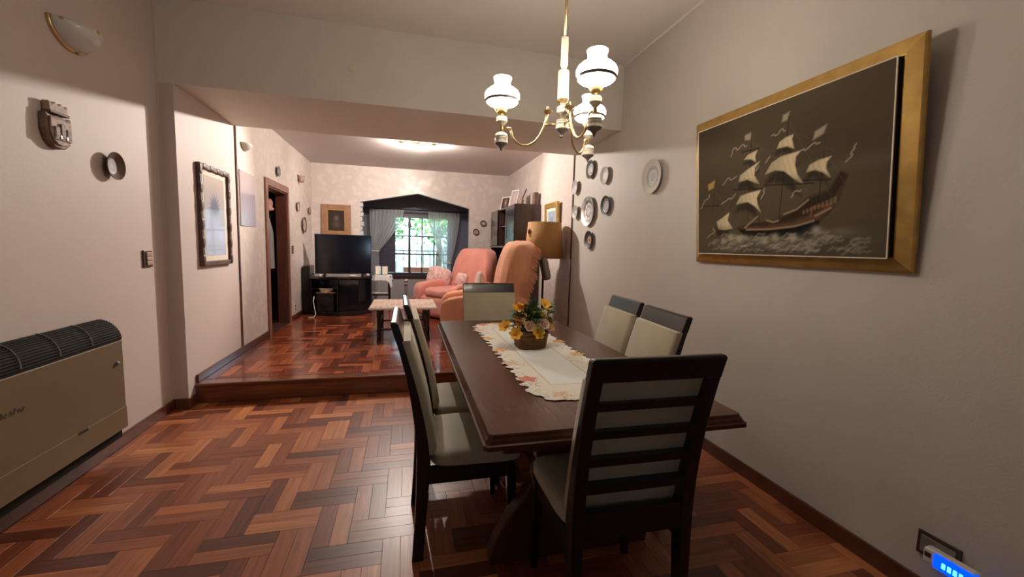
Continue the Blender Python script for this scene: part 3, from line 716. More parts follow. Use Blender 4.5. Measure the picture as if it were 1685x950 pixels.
for deg in (160, 40, 277):
    a = math.radians(deg); ca, sa = math.cos(a), math.sin(a)
    P2 = lambda r, z: (r * ca, r * sa, z - ZC)
    pts = [(.072, 2.02), (.080, 1.985), (.090, 1.95), (.107, 1.912), (.132, 1.880), (.165, 1.862), (.195, 1.862), (.222, 1.876), (.243, 1.902), (.252, 1.930), (.255, 1.945), (.268, 1.946), (.30, 1.946)]
    arm = MB().tube([P2(r, z) for r, z in pts], .0055, 8).tube([P2(.02, 1.965), P2(.087, 1.962)], .0055, 8).build('arm', M['brass'], cd, smooth=True)
    c3 = (.073 * ca, .073 * sa, 0)
    MB().lathe(zz([(.0, 2.012), (.010, 2.013), (.024, 2.022), (.026, 2.027), (.010, 2.028), (.006, 2.034), (.005, 2.048), (.0, 2.05)]), c3, 18).build('drip_dish', M['brass'], arm, smooth=True, angle=40)
    c = (.30 * ca, .30 * sa, 0)
    MB().lathe(zz([(.0, 1.926), (.018, 1.924), (.030, 1.916), (.033, 1.906), (.031, 1.902), (.033, 1.895), (.031, 1.89), (.033, 1.880), (.033, 1.872), (.0, 1.87)]), c, 24).build('oil_font', M['enamel'], cd, smooth=True, angle=40)
    MB().lathe(zz([(.033, 1.873), (.030, 1.866), (.016, 1.858), (.008, 1.848), (.004, 1.838), (.0, 1.832)]), c, 20).build('finial', M['pewtergrey'], cd, smooth=True, angle=40)
    MB().lathe(zz([(.0, 1.972), (.008, 1.97), (.009, 1.945), (.011, 1.925), (.0, 1.924)]), c, 16).build('stem', M['brass'], cd, smooth=True)
    MB().lathe(zz([(.0, 2.002), (.022, 2.000), (.028, 1.994), (.028, 1.976), (.022, 1.970), (.012, 1.958), (.0, 1.956)]), c, 22).build('candle_cup', M['enamel'], cd, smooth=True, angle=40)
    MB().lathe(zz([(.010, 2.000), (.012, 2.008), (.024, 2.016), (.026, 2.026), (.026, 2.050), (.022, 2.066)]), c, 20, cap=False).build('burner', M['brass'], cd, smooth=True)
    for q in range(3):
        t = a + q * 2 * PI / 3 + .5
        MB().tube([(c[0] + .02 * math.cos(t), c[1] + .02 * math.sin(t), 2.008 - ZC), (c[0] + .06 * math.cos(t), c[1] + .06 * math.sin(t), 2.060 - ZC)], .002, 5).build('shade_prong', M['brass'], cd)
    sh = [(.052, 2.056), (.068, 2.062), (.079, 2.074), (.086, 2.092), (.086, 2.104), (.080, 2.118), (.066, 2.131), (.048, 2.141), (.040, 2.152), (.038, 2.163), (.041, 2.177), (.044, 2.187)]
    MB().lathe(zz(sh), c, 32, cap=False).build('glass_shade', M['shade_glow'], cd, smooth=True, solid=.002)
    MB().lathe(zz([(.078, 2.070), (.082, 2.069), (.0855, 2.081), (.082, 2.081), (.078, 2.070)]), c, 32, cap=False).build('shade_ring', M['pewtergrey'], cd)

# ================================================================== SHIP PAINTING
pa = thing('ship_painting', 'large gold-framed dark painting of a sailing galleon hung tilted on the right wall', 'painting', (1.984, 1.878, 1.29), ONRIGHT, rotx=.0775)
hw_, v0_, v1_ = .652, 0.0, .925
def frame_ring(o, y): return [(-hw_ + o, y, v0_ + o), (hw_ - o, y, v0_ + o), (hw_ - o, y, v1_ - o), (-hw_ + o, y, v1_ - o)]
FO, FI = frame_ring(0, 0), frame_ring(.066, 0)
for k in range(4):
    k2 = (k + 1) % 4; b = MB()
    o1, o2, i1, i2 = [Vector(p) for p in (FO[k], FO[k2], FI[k], FI[k2])]
    y = lambda p, d: (p.x, d, p.z)
    e1, e2 = o1.lerp(i1, .12), o2.lerp(i2, .12); g1, g2 = o1.lerp(i1, .9), o2.lerp(i2, .9)
    prof_a = [y(o1, .012), y(o1, -.004), y(e1, -.008), y(g1, -.022), y(i1, -.022), y(i1, .012)]
    prof_b = [y(o2, .012), y(o2, -.004), y(e2, -.008), y(g2, -.022), y(i2, -.022), y(i2, .012)]
    b.rings([prof_a, prof_b]).build('frame_rail', M['gold'], pa)
CAN = (.578, .062, .858)
MB().box(-CAN[0], CAN[0], -.043, .0, CAN[1], CAN[2]).build('stretcher_box', M['brownp'], pa)
lip = MB()
for q in ((-CAN[0], CAN[0], CAN[1] - .003, CAN[1] + .002), (-CAN[0], CAN[0], CAN[2] - .002, CAN[2] + .003)): lip.box(q[0], q[1], -.046, -.041, q[2], q[3])
lip.box(-CAN[0] - .003, -CAN[0] + .002, -.046, -.041, CAN[1], CAN[2]).box(CAN[0] - .002, CAN[0] + .003, -.046, -.041, CAN[1], CAN[2]).build('canvas_lip', M['cream'], pa)
SHIP = {'hull':[(0.285,0.194),(0.353,0.178),(0.464,0.161),(0.608,0.169),(0.711,0.208),(0.777,0.249),(0.804,0.301),(0.821,0.38),(0.848,0.463),(0.821,0.487),(0.798,0.403),(0.775,0.333),(0.708,0.305),(0.665,0.321),(0.621,0.276),(0.541,0.232),(0.481,0.226),(0.397,0.222),(0.317,0.204)],'low':[(0.307,0.181),(0.378,0.171),(0.559,0.172),(0.683,0.195),(0.745,0.219),(0.733,0.167),(0.713,0.134),(0.654,0.136),(0.509,0.121),(0.369,0.107)],'s1':[(0.336,0.69),(0.36,0.716),(0.417,0.732),(0.404,0.692),(0.409,0.652),(0.38,0.679)],'s2':[(0.302,0.537),(0.312,0.581),(0.362,0.615),(0.433,0.651),(0.405,0.614),(0.401,0.56),(0.431,0.498),(0.397,0.516),(0.358,0.542),(0.323,0.538)],'s3':[(0.288,0.374),(0.314,0.429),(0.364,0.443),(0.441,0.452),(0.418,0.4),(0.424,0.355),(0.443,0.299),(0.405,0.346),(0.365,0.38),(0.325,0.38)],'s4':[(0.528,0.707),(0.539,0.744),(0.571,0.763),(0.61,0.769),(0.603,0.742),(0.615,0.68),(0.58,0.705)],'s5':[(0.466,0.555),(0.5,0.621),(0.549,0.649),(0.649,0.657),(0.624,0.626),(0.622,0.577),(0.634,0.515),(0.665,0.449),(0.616,0.494),(0.568,0.551),(0.518,0.569)],'s6':[(0.678,0.519),(0.691,0.558),(0.729,0.576),(0.784,0.583),(0.765,0.556),(0.763,0.52),(0.781,0.466),(0.751,0.5),(0.716,0.523)],'s7':[(0.148,0.253),(0.183,0.276),(0.24,0.319),(0.229,0.259),(0.263,0.195),(0.207,0.186),(0.16,0.195)],'f1':[(0.338,0.858),(0.377,0.866),(0.373,0.818),(0.339,0.825)],'f2':[(0.549,0.867),(0.556,0.909),(0.589,0.919),(0.577,0.871)],'f3':[(0.711,0.75),(0.76,0.772),(0.748,0.726),(0.702,0.702)],'f4':[(0.077,0.559),(0.133,0.586),(0.121,0.525),(0.081,0.513)],'m1':[(0.382,0.897),(0.367,0.247)],'m2':[(0.587,0.905),(0.548,0.231)],'m3':[(0.754,0.624),(0.736,0.301)],'y1':[(0.26,0.486),(0.45,0.461)],'y2':[(0.467,0.479),(0.712,0.444)],'y3':[(0.32,0.746),(0.426,0.74)],'y4':[(0.661,0.469),(0.784,0.451)],'y5':[(0.033,0.39),(0.159,0.379)],'m4':[(0.133,0.51),(0.116,0.334)],'rg1':[(0.382,0.875),(0.033,0.383)],'rg2':[(0.585,0.837),(0.31,0.709)],'rg3':[(0.585,0.837),(0.797,0.457)],'rg4':[(0.609,0.789),(0.854,0.549)],'r1':[(0.246,0.739),(0.267,0.791),(0.299,0.775),(0.319,0.797),(0.35,0.782)],'r2':[(0.496,0.801),(0.53,0.798),(0.546,0.823),(0.57,0.808)],'r3':[(0.649,0.657),(0.678,0.658),(0.699,0.679),(0.733,0.677)],'r4':[(0.84,0.535),(0.86,0.556),(0.865,0.588),(0.878,0.622)],'r5':[(0.192,0.536),(0.226,0.577),(0.259,0.564),(0.286,0.581)],'r6':[(0.019,0.371),(0.052,0.433),(0.084,0.454),(0.09,0.479)],'r7':[(0.182,0.389),(0.228,0.419),(0.261,0.426),(0.282,0.452)],'r8':[(0.073,0.127),(0.099,0.152),(0.13,0.171),(0.124,0.204)],'r9':[(0.442,0.391),(0.455,0.416),(0.463,0.458)],'r10':[(0.607,0.375),(0.622,0.408),(0.655,0.411)],'r11':[(0.41,0.591),(0.428,0.619)],'r12':[(0.464,0.631),(0.49,0.666)],'d1':[(0.358,0.18),(0.491,0.176),(0.631,0.189),(0.718,0.217)],'d2':[(0.573,0.271),(0.636,0.295),(0.69,0.347)],'d3':[(0.703,0.247),(0.712,0.3),(0.782,0.304)],'d4':[(0.481,0.237),(0.516,0.223),(0.545,0.232)],'d5':[(0.348,0.196),(0.387,0.234),(0.425,0.27)],'d6':[(0.724,0.245),(0.789,0.285)],'w':[(0.173,0.06),(0.242,0.11),(0.318,0.096),(0.349,0.119),(0.447,0.083),(0.51,0.104),(0.561,0.071),(0.625,0.112),(0.685,0.08),(0.74,0.147),(0.781,0.117),(0.837,0.143),(0.265,0.035),(0.528,0.049),(0.671,0.05)]}
rp = Ras(330, 226, (.082, .062, .036), asp=1.46)
rp.c *= (1 + .16 * np.sin(rp.v * 9 + rp.u * 2.2) * np.sin(rp.u * 5 + 1))[..., None]
rp.blob(.90, .52, .2, .05, (.12, .105, .075), .5); rp.blob(.75, .80, .35, .1, (.085, .068, .04), .5); rp.blob(.9, .12, .2, .06, (.10, .09, .065), .5); rp.blob(.1, .95, .25, .15, (.05, .04, .026), .6)
for k in range(80): rp.blob(rp.rng.rand(), rp.rng.rand(), rp.rng.uniform(.03, .12), rp.rng.uniform(.006, .02), (.09, .078, .05), .16)
rp.blob(.5, .06, .45, .06, (.10, .095, .075), .55)
for k in ('rg1', 'rg2', 'rg3', 'rg4'): rp.line(SHIP[k], .0012, (.11, .09, .06), op=.5)
for k in ('m1', 'm2', 'm3', 'm4'): rp.line(SHIP[k], .004, (.02, .014, .01), op=.9); rp.line([(a + .004, c) for a, c in SHIP[k]], .0013, (.14, .11, .08), op=.6)
rp.poly([(.30, .20), (.44, .21), (.54, .235), (.63, .29), (.68, .355), (.77, .39), (.83, .48), (.85, .46), (.82, .33), (.75, .22), (.71, .13), (.66, .12), (.37, .10)], (.022, .013, .009), .03, .85); rp.poly(SHIP['hull'], (.022, .012, .007), .02); rp.poly(SHIP['hull'], (.05, .024, .012), .02, .5); rp.poly(SHIP['low'], (.004, .003, .003), .012)
for k in ('s1', 's2', 's3', 's4', 's5', 's6', 's7'):
    P = SHIP[k]; ymin = min(p[1] for p in P); ymax = max(p[1] for p in P); xm = sum(p[0] for p in P) / len(P)
    rp.poly([(a - .006, c - .05 * (ymax - ymin) / .15 - .008) for a, c in P], (.016, .012, .009), .03, .75)
    rp.poly(P, (.66, .56, .36), .010)
    ins = rp.inside(P); sh_ = np.clip((xm + .02 - rp.u) / .10, 0, 1) * .45 + np.clip((ymin + .38 * (ymax - ymin) - rp.v) / .06, 0, 1) * .6
    rp.mix(np.where(ins, np.clip(sh_, 0, .85), 0), (.10, .08, .052))
    rp.mix(np.where(ins, .25 * (np.sin(rp.u * 240 + rp.v * 60) > .3), 0), (.36, .30, .19))
for (a0, a1), (c0, c1) in (((.382, .89), (.20, .25)), ((.382, .85), (.30, .21)), ((.587, .90), (.42, .50)), ((.587, .88), (.47, .24)), ((.587, .80), (.66, .45)), ((.587, .85), (.80, .33)), ((.754, .62), (.84, .42)), ((.754, .62), (.66, .34)), ((.133, .50), (.30, .22)), ((.38, .80), (.56, .60))):
    rp.line([(a0, a1), (c0, c1)], .0008, (.17, .14, .095), .005, .45)
rp.poly([(.28, .205), (.36, .185), (.47, .172), (.62, .182), (.74, .222), (.80, .29), (.83, .40), (.80, .34), (.74, .27), (.62, .215), (.46, .195)], (.16, .085, .045), .02, .55)
for k in range(9): rp.poly([(.665 + k * .017, .262 + .006 * k), (.675 + k * .017, .262 + .006 * k), (.675 + k * .017, .285 + .008 * k), (.665 + k * .017, .283 + .008 * k)], (.26, .18, .10), .008, .6)
for k in ('y1', 'y2', 'y3', 'y4', 'y5'): rp.line(SHIP[k], .004, (.02, .014, .010))
for k in ('f1', 'f2', 'f3'): rp.poly(SHIP[k], (.42, .37, .28), .014, .8)
rp.poly(SHIP['f4'], (.46, .30, .10), .012, .9)
for k in range(1, 13):
    P = SHIP['r%d' % k]; Q = []
    for i in range(len(P) - 1):
        for t in np.linspace(0, 1, 9)[:-1]:
            n_ = .0045 * math.sin((i + t) * 6.3); Q.append((P[i][0] * (1 - t) + P[i + 1][0] * t + n_, P[i][1] * (1 - t) + P[i + 1][1] * t + n_))
    Q.append(P[-1]); rp.line(Q, .0022, (.50, .45, .35), .009, .85)
for k in ('d1', 'd2', 'd4', 'd5', 'd6'): rp.line(SHIP[k], .0035, (.44, .34, .22), .012, .85)
rp.line(SHIP['d3'], .004, (.30, .10, .045), .012, .8)
for k in range(26):
    t = k / 25; rp.line([(.40 + .36 * t, .185 + .05 * t * t + .012 * math.sin(k)), (.42 + .36 * t, .21 + .09 * t * t)], .0016, (.16, .085, .05), .006, .5)
for u_, v_ in SHIP['w']: rp.blob(u_, v_, .06, .03, (.20, .18, .135), .55)
for k in range(150):
    u_, v_ = rp.rng.uniform(.10, .93), rp.rng.uniform(.02, .15); s_ = rp.rng.uniform(.012, .035)
    if u_ > .82 and v_ > .10: continue
    rp.line([(u_ - s_, v_ - .35 * s_), (u_ - .3 * s_, v_ + .35 * s_), (u_ + .5 * s_, v_ + .1 * s_), (u_ + s_, v_ + .3 * s_)], .0015, (.46, .42, .33) if k % 3 else (.05, .04, .028), .018, .5)
for u_, v_ in ((.20, .10), (.25, .13), (.31, .11), (.47, .10), (.53, .12), (.62, .11), (.73, .16)): rp.blob(u_, v_, .022, .028, (.50, .46, .36), .6)
rp.build('painted_canvas', 2 * CAN[0] - .004, CAN[2] - CAN[1] - .004, M['painted'], pa, -CAN[0] + .002, -.0445, CAN[1] + .002)

# ================================================================== WALL PLATES
def plate(name, label, cat, loc, rot, r, bands, m_, deep=.014, spoke=0, group=None, hang=.012):
    """bands: (radius fraction, colour) from centre outwards; dished profile facing the room"""
    fr_ = [0.0, .12, .24, .36, .46, .54, .60, .66, .72, .80, .88, .95, 1.0]
    n = 48; b = MB(); cols = []
    def hgt(f): return .004 + .05 * r * f * f + (0 if f < .55 else deep * ((f - .55) / .45) ** 1.2)
    pr = [(max(f, .001) * r, hgt(f) + hang) for f in fr_] + [(1.0 * r, hgt(1) - .005 + hang), (.55 * r, hang - .006)]
    b.lathe(pr, n=n, axis='y', cap=True)
    for i, (rr, _) in enumerate(pr):
        f = rr / r; c = bands[-1][1]
        for lim, cc in bands:
            if f <= lim + 1e-6: c = cc; break
        for k in range(n):
            g = 1.0
            if spoke and .12 < f < .97: g = 1 + .35 * math.sin(spoke * 2 * PI * k / n + (i % 3))
            cols.append([min(1, q * g) for q in c])
    o = b.build(name, m_, smooth=True, angle=50, col=cols); o.location = loc; o.rotation_euler = (0, 0, rot)
    return tag(o, label, cat, group)
DK, SIL, CRM = (.018, .014, .012), (.42, .41, .40), (.60, .56, .47)
G9 = 'decorative plates on the right wall'
plate('wall_plate', 'small black plate with silver centre, topmost plate by the brown corner strip', 'plate', (XR, 4.37, 2.24), ONRIGHT, .10, [(.3, SIL), (.5, (.08, .07, .07)), (.6, SIL), (1, DK)], M['plate'], group=G9)
plate('wall_plate', 'small pale silvery plate right of the topmost black plate', 'plate', (XR, 4.007, 2.118), ONRIGHT, .09, [(.4, (.50, .48, .45)), (.55, (.36, .34, .32)), (1, (.56, .53, .49))], M['plate'], group=G9)
plate('wall_plate', 'upper of two pale glassy plates overlapping the brown corner strip', 'plate', (XR, 4.775, 2.096), ONRIGHT, .085, [(.35, (.60, .56, .54)), (.5, (.36, .33, .32)), (1, (.50, .46, .44))], M['plate'], group=G9, hang=.02)
plate('wall_plate', 'lower of two pale glassy plates beside the brown corner strip', 'plate', (XR, 4.74, 1.80), ONRIGHT, .083, [(.35, (.60, .56, .54)), (.5, (.3, .28, .28)), (1, (.48, .45, .44))], M['plate'], group=G9, hang=.02)
plate('wall_plate', 'large round embossed pewter plate in the middle of the cluster', 'plate', (XR, 4.385, 1.783), ONRIGHT, .165, [(.25, (.45, .43, .42)), (.4, (.18, .16, .15)), (.55, (.5, .48, .46)), (.75, (.20, .16, .15)), (1, (.46, .43, .42))], M['pewter'], spoke=8, group=G9)
plate('wall_plate', 'small black-rimmed plate with grey picture right of the large pewter plate', 'plate', (XR, 3.96, 1.811), ONRIGHT, .096, [(.5, (.28, .27, .29)), (.6, (.06, .055, .05)), (.68, SIL), (1, DK)], M['plate'], group=G9)
plate('wall_plate', 'dark brown plate with cream centre, lowest of the cluster', 'plate', (XR, 4.334, 1.462), ONRIGHT, .10, [(.16, (.10, .06, .04)), (.36, (.50, .36, .24)), (.48, (.10, .05, .03)), (1, (.035, .018, .012))], M['plate'], group=G9)
plate('wall_plate', 'cream plate with embossed pewter centre, alone left of the ship painting', 'plate', (XR, 3.14, 1.971), ONRIGHT, .14, [(.24, (.30, .29, .27)), (.36, (.52, .50, .46)), (.5, (.16, .15, .14)), (.6, (.30, .28, .26)), (1, (.62, .58, .50))], M['plate'], spoke=0, group=G9)
plate('wall_plate', 'small turned brown wooden dish on the left wall below the carved shield', 'plate', (XL, 3.18, 1.792), ONLEFT, .084, [(.12, (.20, .15, .12)), (.24, (.05, .035, .03)), (.6, (.085, .05, .04)), (1, (.13, .075, .055))], M['plate'], deep=.022)
L4 = 'small plates beyond the doorway'
plate('wall_plate', 'oval black and white plate above the brown door casing', 'plate', (XP, 6.287, 2.286), ONLEFT, .07, [(.5, (.55, .52, .50)), (.62, (.04, .03, .03)), (1, (.20, .18, .19))], M['plate'])
plate('wall_plate', 'left upper small round plate beside the doorway near the far corner', 'plate', (XP, 7.30, 1.912), ONLEFT, .077, [(.5, (.55, .46, .42)), (.8, (.45, .38, .35)), (1, (.14, .08, .06))], M['plate'], group=L4)
plate('wall_plate', 'right small round plate closest to the far corner above the television', 'plate', (XP, 8.10, 1.907), ONLEFT, .07, [(.5, (.55, .46, .42)), (.8, (.45, .38, .35)), (1, (.16, .09, .06))], M['plate'], group=L4)
plate('wall_plate', 'larger brown-rimmed plate below the two small plates by the doorway', 'plate', (XP, 7.676, 1.643), ONLEFT, .13, [(.3, (.30, .2, .17)), (.5, (.55, .46, .42)), (.75, (.48, .40, .37)), (1, (.13, .07, .05))], M['plate'], group=L4)
plate('wall_plate', 'lower small dark-rimmed round plate right of the gabled opening', 'plate', (1.351, YF, 1.65), ONFAR, .062, [(.3, (.25, .18, .15)), (.6, (.42, .33, .29)), (1, (.08, .045, .035))], M['plate'])
plate('wall_plate', 'upper small dark-rimmed round plate between gabled opening and tall cabinet', 'plate', (1.496, YF, 1.825), ONFAR, .062, [(.3, (.5, .44, .40)), (.65, (.36, .28, .25)), (1, (.07, .04, .035))], M['plate'])

# ================================================================== LEFT WALL OF THE DINING ROOM
# gas heater
ht = thing('gas_heater', 'beige enamelled wall gas heater with dark curved top grille', 'heater', (XL, 2.45, .13), ONLEFT)
H0, H1 = -.62, .525; DP = -.125     # extents along the wall, front face
body = [(-.012, .06), (DP, .06), (DP, .605), (-.012, .605)]
MB().prism([(a, z) for a, z in body], 'x', H0, H1).build('casing', M['beige_metal'], ht, bevel=.006)
MB().box(H0 + .01, H1 - .01, -.10, -.012, 0.0, .06).build('burner_base', M['grille'], ht)
arc = [(DP * math.cos(t) * .99 - .0, .607 + .125 * math.sin(t)) for t in np.linspace(0, PI / 2 * .93, 9)]
MB().prism(arc + [(-.012, .607 + .118), (-.012, .607)], 'x', H0, H1 - .002).build('top_grille', M['grille'], ht, smooth=True, angle=35)
gp = MB()
for k in range(12):
    t = .12 + k * .11
    gp.tube([(H0, DP * math.cos(t) - .001, .607 + .126 * math.sin(t)), (H1 - .004, DP * math.cos(t) - .001, .607 + .126 * math.sin(t))], .0035, 5)
gp.build('grille_louvres', M['grille'], ht)
for x in (-.42, -.17, .05, .27):
    MB().tube([(x + .03 * math.sin(t), DP * math.cos(t) - .006, .607 + .130 * math.sin(t)) for t in np.linspace(.15, 1.45, 8)], .003, 5).build('grille_rib', M['pewtergrey'], ht)
MB().box(H0 + .002, H1 - .001, DP - .003, DP + .002, .062, .192).build('lower_panel', M['beige_metal'], ht, bevel=.002)
MB().box(.13, .20, DP - .0045, DP, .178, .192).build('pull_slot', M['blackp'], ht)
MB().lathe([(.012, 0), (.012, .012), (.008, .016), (0, .016)], (.46, DP, .475), 14, 'y').build('control_knob', M['pewtergrey'], ht)
bd = MB()
for k in range(6): bd.tube([(-.275 + k * .021, DP - .001, .433), (-.270 + k * .021, DP - .001, .452 + .008 * (k % 3 == 0)), (-.258 + k * .021, DP - .001, .434 + .010 * (k % 2))], .0014, 5)
bd.build('maker_badge', M['pewtergrey'], ht)
# wall sconce, twice
def sconce(label, loc, s=1.0):
    t = thing('wall_sconce', label, 'wall lamp', loc, ONLEFT, group='brass and glass wall sconces')
    t.scale = (s, s, s)
    G = []
    for i in range(11):
        ph = PI / 2 * i / 10; row = []
        for j in range(21):
            th = PI * j / 20; row.append((.145 * math.cos(ph) * math.cos(th), -.006 - .125 * math.cos(ph) * math.sin(th), -.115 * math.sin(ph)))
        G.append(row)
    MB().sheet(G).build('glass_bowl', M['frost'], t, smooth=True, solid=.004)
    MB().tube([(.15 * math.cos(a), -.006, .118 * math.sin(a)) for a in np.linspace(PI, 2 * PI, 24)], .011, 8).build('brass_band', M['brass'], t, smooth=True)
    MB().box(-.13, .13, -.006, 0, -.07, .0).build('back_plate', M['brass'], t)
    for a in (.12, .5, .88):
        th = PI * a; MB().puff((.142 * math.cos(th) * .98, -.008 - .123 * math.sin(th) * .98, -.006), (.011, .011, .009), 3, 3).build('clip', M['brass'], t, smooth=True)
    return t
sconce('large frosted glass wall sconce with brass rim high on the left dining wall', (XL, 2.93, 2.485))
sconce('small brass wall sconce above the pale panel beyond the brown strip', (XP, 5.13, 2.38), .62)
# carved shield
cr = thing('shield_plaque', 'carved wooden shield plaque with crown and castle relief on the left wall', 'plaque', (XL, 2.76, 1.80), ONLEFT)
shp = [(-.085, .175), (-.088, .09), (-.07, .035), (-.035, .006), (0, 0), (.035, .006), (.07, .035), (.088, .09), (.085, .175), (.045, .165), (0, .172), (-.045, .165)]
MB().prism(shp, 'y', -.034, -.002).build('shield', M['carved'], cr, bevel=.008)
MB().prism([(a * .8, .018 + z * .8) for a, z in shp], 'y', -.043, -.034).build('shield_field', M['carved_hi'], cr, bevel=.004)
MB().prism([(-.06, .178), (.06, .178), (.062, .235), (.04, .222), (.02, .238), (0, .224), (-.02, .238), (-.04, .222), (-.062, .235)], 'y', -.036, -.004).build('crown', M['carved_hi'], cr, bevel=.004)
MB().box(-.064, .064, -.042, -.004, .176, .190).build('crown_band', M['carved'], cr, bevel=.003)
cst = MB()
for x, h_ in ((-.038, .055), (0, .075), (.038, .055)): cst.box(x - .014, x + .014, -.052, -.042, .055, .055 + h_)
cst.box(-.056, .056, -.050, -.042, .045, .075).build('castle_relief', M['carved_grey'], cr, bevel=.003)
for x in (-.02, .02): MB().box(x - .008, x + .008, -.0535, -.049, .05, .072).build('castle_arch', M['brownp'], cr, bevel=.003)
# switch plate with three rockers
sw = thing('switch_plate', 'dark brown light switch plate with three tan rockers on left dining wall', 'switch', (XL, 3.51, 1.205), ONLEFT)
MB().box(-.052, .052, -.012, 0, -.06, .06).build('plate', M['brownp'], sw, bevel=.004)
for k in range(3): MB().box(-.026, .036, -.02, -.010, -.046 + k * .032, -.018 + k * .032).build('rocker', M['rocker'], sw, bevel=.003)
sw = thing('switch_plate', 'small brown switch plate beside the doorway in the living room', 'switch', (XP, 6.99, 1.235), ONLEFT)
MB().box(-.04, .04, -.012, 0, -.06, .06).build('plate', M['brownp'], sw, bevel=.004)
for k in range(2): MB().box(-.02, .02, -.018, -.010, -.04 + k * .042, -.004 + k * .042).build('rocker', M['rocker'], sw, bevel=.003)
ol = thing('wall_outlet', 'small white wall socket low beside the doorway in the living room', 'socket', (XP, 7.04, .34), ONLEFT)
MB().box(-.035, .035, -.010, 0, -.055, .055).build('plate', M['white'], ol, bevel=.003)
for k in range(2): MB().box(-.02, .02, -.014, -.008, -.042 + k * .045, -.006 + k * .045).build('insert', M['brownp'], ol, bevel=.003)
# socket and night light on the right wall
ol = thing('wall_outlet', 'dark brown socket plate low on the right wall behind the night light', 'socket', (XR, 1.045, .228), ONRIGHT)
MB().box(-.068, .068, -.010, 0, -.048, .048).build('plate', M['brownp'], ol, bevel=.004)
MB().box(-.055, .055, -.013, -.008, -.034, .034).build('insert', M['pewtergrey'], ol, bevel=.003)
nl = thing('night_light', 'plug-in white night light glowing bright blue in the right wall socket', 'night light', (XR - .013, 1.02, .213), ONRIGHT)
MB().box(-.045, .105, -.042, 0, -.030, .030).build('housing', M['white'], nl, bevel=.008)
MB().box(-.012, .106, -.047, -.008, -.0315, .0285).build('lens', M['blue_led'], nl, bevel=.008)
for k in range(4): MB().box(.018 + k * .017, .029 + k * .017, -.0485, -.046, -.013, .008).build('led', M['cyan_led'], nl, bevel=.001)
MB().box(-.038, -.018, -.0435, -.041, -.003, .016).build('sensor', M['brownp'], nl)

# framed plant print
fp = thing('framed_print', 'tall print of a blue spiky plant in carved dark frame', 'picture', (XP, 4.34, 1.125), ONLEFT)
PW, PH = .305, .865
for x0, x1, z0, z1 in ((-PW, -PW + .042, 0, PH), (PW - .042, PW, 0, PH), (-PW + .042, PW - .042, 0, .042), (-PW + .042, PW - .042, PH - .042, PH)):
    MB().box(x0, x1, -.032, 0, z0, z1).build('frame_rail', M['bamboo'], fp, bevel=.006)
for k in range(6):
    for x in (-PW + .021, PW - .021):
        MB().puff((x, -.026, .05 + k * .153), (.024, .012, .05), 3, 3).build('frame_knot', M['bamboo'], fp, smooth=True)
for k in range(4): MB().puff((-.2 + k * .133, -.026, PH - .021), (.05, .012, .024), 3, 3).build('frame_knot', M['bamboo'], fp, smooth=True)
MB().box(-PW + .04, PW - .04, -.012, -.002, .04, PH - .04).build('mat_board', M['cream'], fp)
ra = Ras(90, 200, (.50, .50, .55), asp=.5)
tt = ra.v[..., None]; ra.c = np.array((.42, .45, .60)) * (1 - tt) + np.array((.50, .40, .33)) * tt
ra.blob(.5, .50, .6, .18, (.38, .40, .50), .6)
for k in range(19):
    a = math.radians(-100 + k * 11.2); L_ = .23 * (.8 + .2 * math.cos(a)) * (1 if k % 2 else .82); p0 = (.48, .60); tip = (.48 + 1.6 * L_ * math.sin(a), .60 + L_ * math.cos(a))
    nx_, ny_ = math.cos(a), -math.sin(a)
    ra.poly([(p0[0] - .055 * nx_, p0[1] - .03 * ny_), tip, (p0[0] + .055 * nx_, p0[1] + .03 * ny_)], (.10, .12, .17) if k % 2 else (.20, .22, .28), .008, .75)
ra.blob(.48, .58, .28, .08, (.12, .14, .20), .7)
ra.build('print', .40, .69, M['painted_glass'], fp, -.20, -.0135, .088)
# pale glazed panel
gpn = thing('glazed_panel', 'frameless pale lilac glass panel hanging just beyond the brown wall strip', 'panel', (XP, 5.18, 1.51), ONLEFT)
ra = Ras(12, 40, (.50, .42, .48), asp=.7)
ra.c = np.array((.46, .44, .56)) * (1 - ra.v[..., None]) + np.array((.55, .45, .45)) * ra.v[..., None]
ra.build('print', .43, .57, M['panel_glass'], gpn, -.215, -.0125, .004)
MB().box(-.22, .22, -.012, 0, 0, .58).build('backing', M['white'], gpn, bevel=.002)
# small bracket pot
wp = thing('wall_pocket', 'tiny brown wall pocket vase high on the left living room wall', 'vase', (XP, 7.42, 2.30), ONLEFT)
MB().lathe([(.0, 0), (.03, .005), (.045, .04), (.05, .09), (.055, .11), (.048, .11), (.0, .03)], (0, -.055, 0), 16).build('pocket', M['carved_hi'], wp, smooth=True)
MB().box(-.03, .03, -.012, 0, .02, .12).build('bracket', M['carved'], wp)
# hat and coat hanging just inside the doorway
hk = thing('coat_stand', 'slender dark coat stand just inside the doorway, mostly hidden', 'coat stand', (-1.958, 6.70, ZP))
MB().tube([(0, 0, .02), (0, 0, 1.60)], .018, 10).build('pole', M['black_wood'], hk)
MB().lathe([(.11, 0), (.11, .02), (.02, .05), (0, .05)], n=24).build('base', M['black_wood'], hk)
for k in range(3):
    a = k * 2.1; MB().tube([(0, 0, 1.5), (.06 * math.cos(a), .06 * math.sin(a), 1.53), (.09 * math.cos(a), .09 * math.sin(a), 1.59)], .008, 6).build('hook', M['black_wood'], hk)
hb = MB().lathe([(.0, .0), (.09, .0), (.115, .012), (.118, .03), (.10, .05), (.112, .085), (.12, .12), (.105, .165), (.06, .19), (0, .195)], n=24)
tag(hb.build('hat', M['hat_pink'], smooth=True, loc=(-1.958, 6.70, 1.775), rot=(.12, -.15, 0)), 'dusty pink soft hat on the coat stand inside the doorway', 'hat')
def fnc(P, q): P.x += .018 * math.sin(P.z * 7 + P.y * 30); P.y *= 1; return P
cb = MB()
G = []
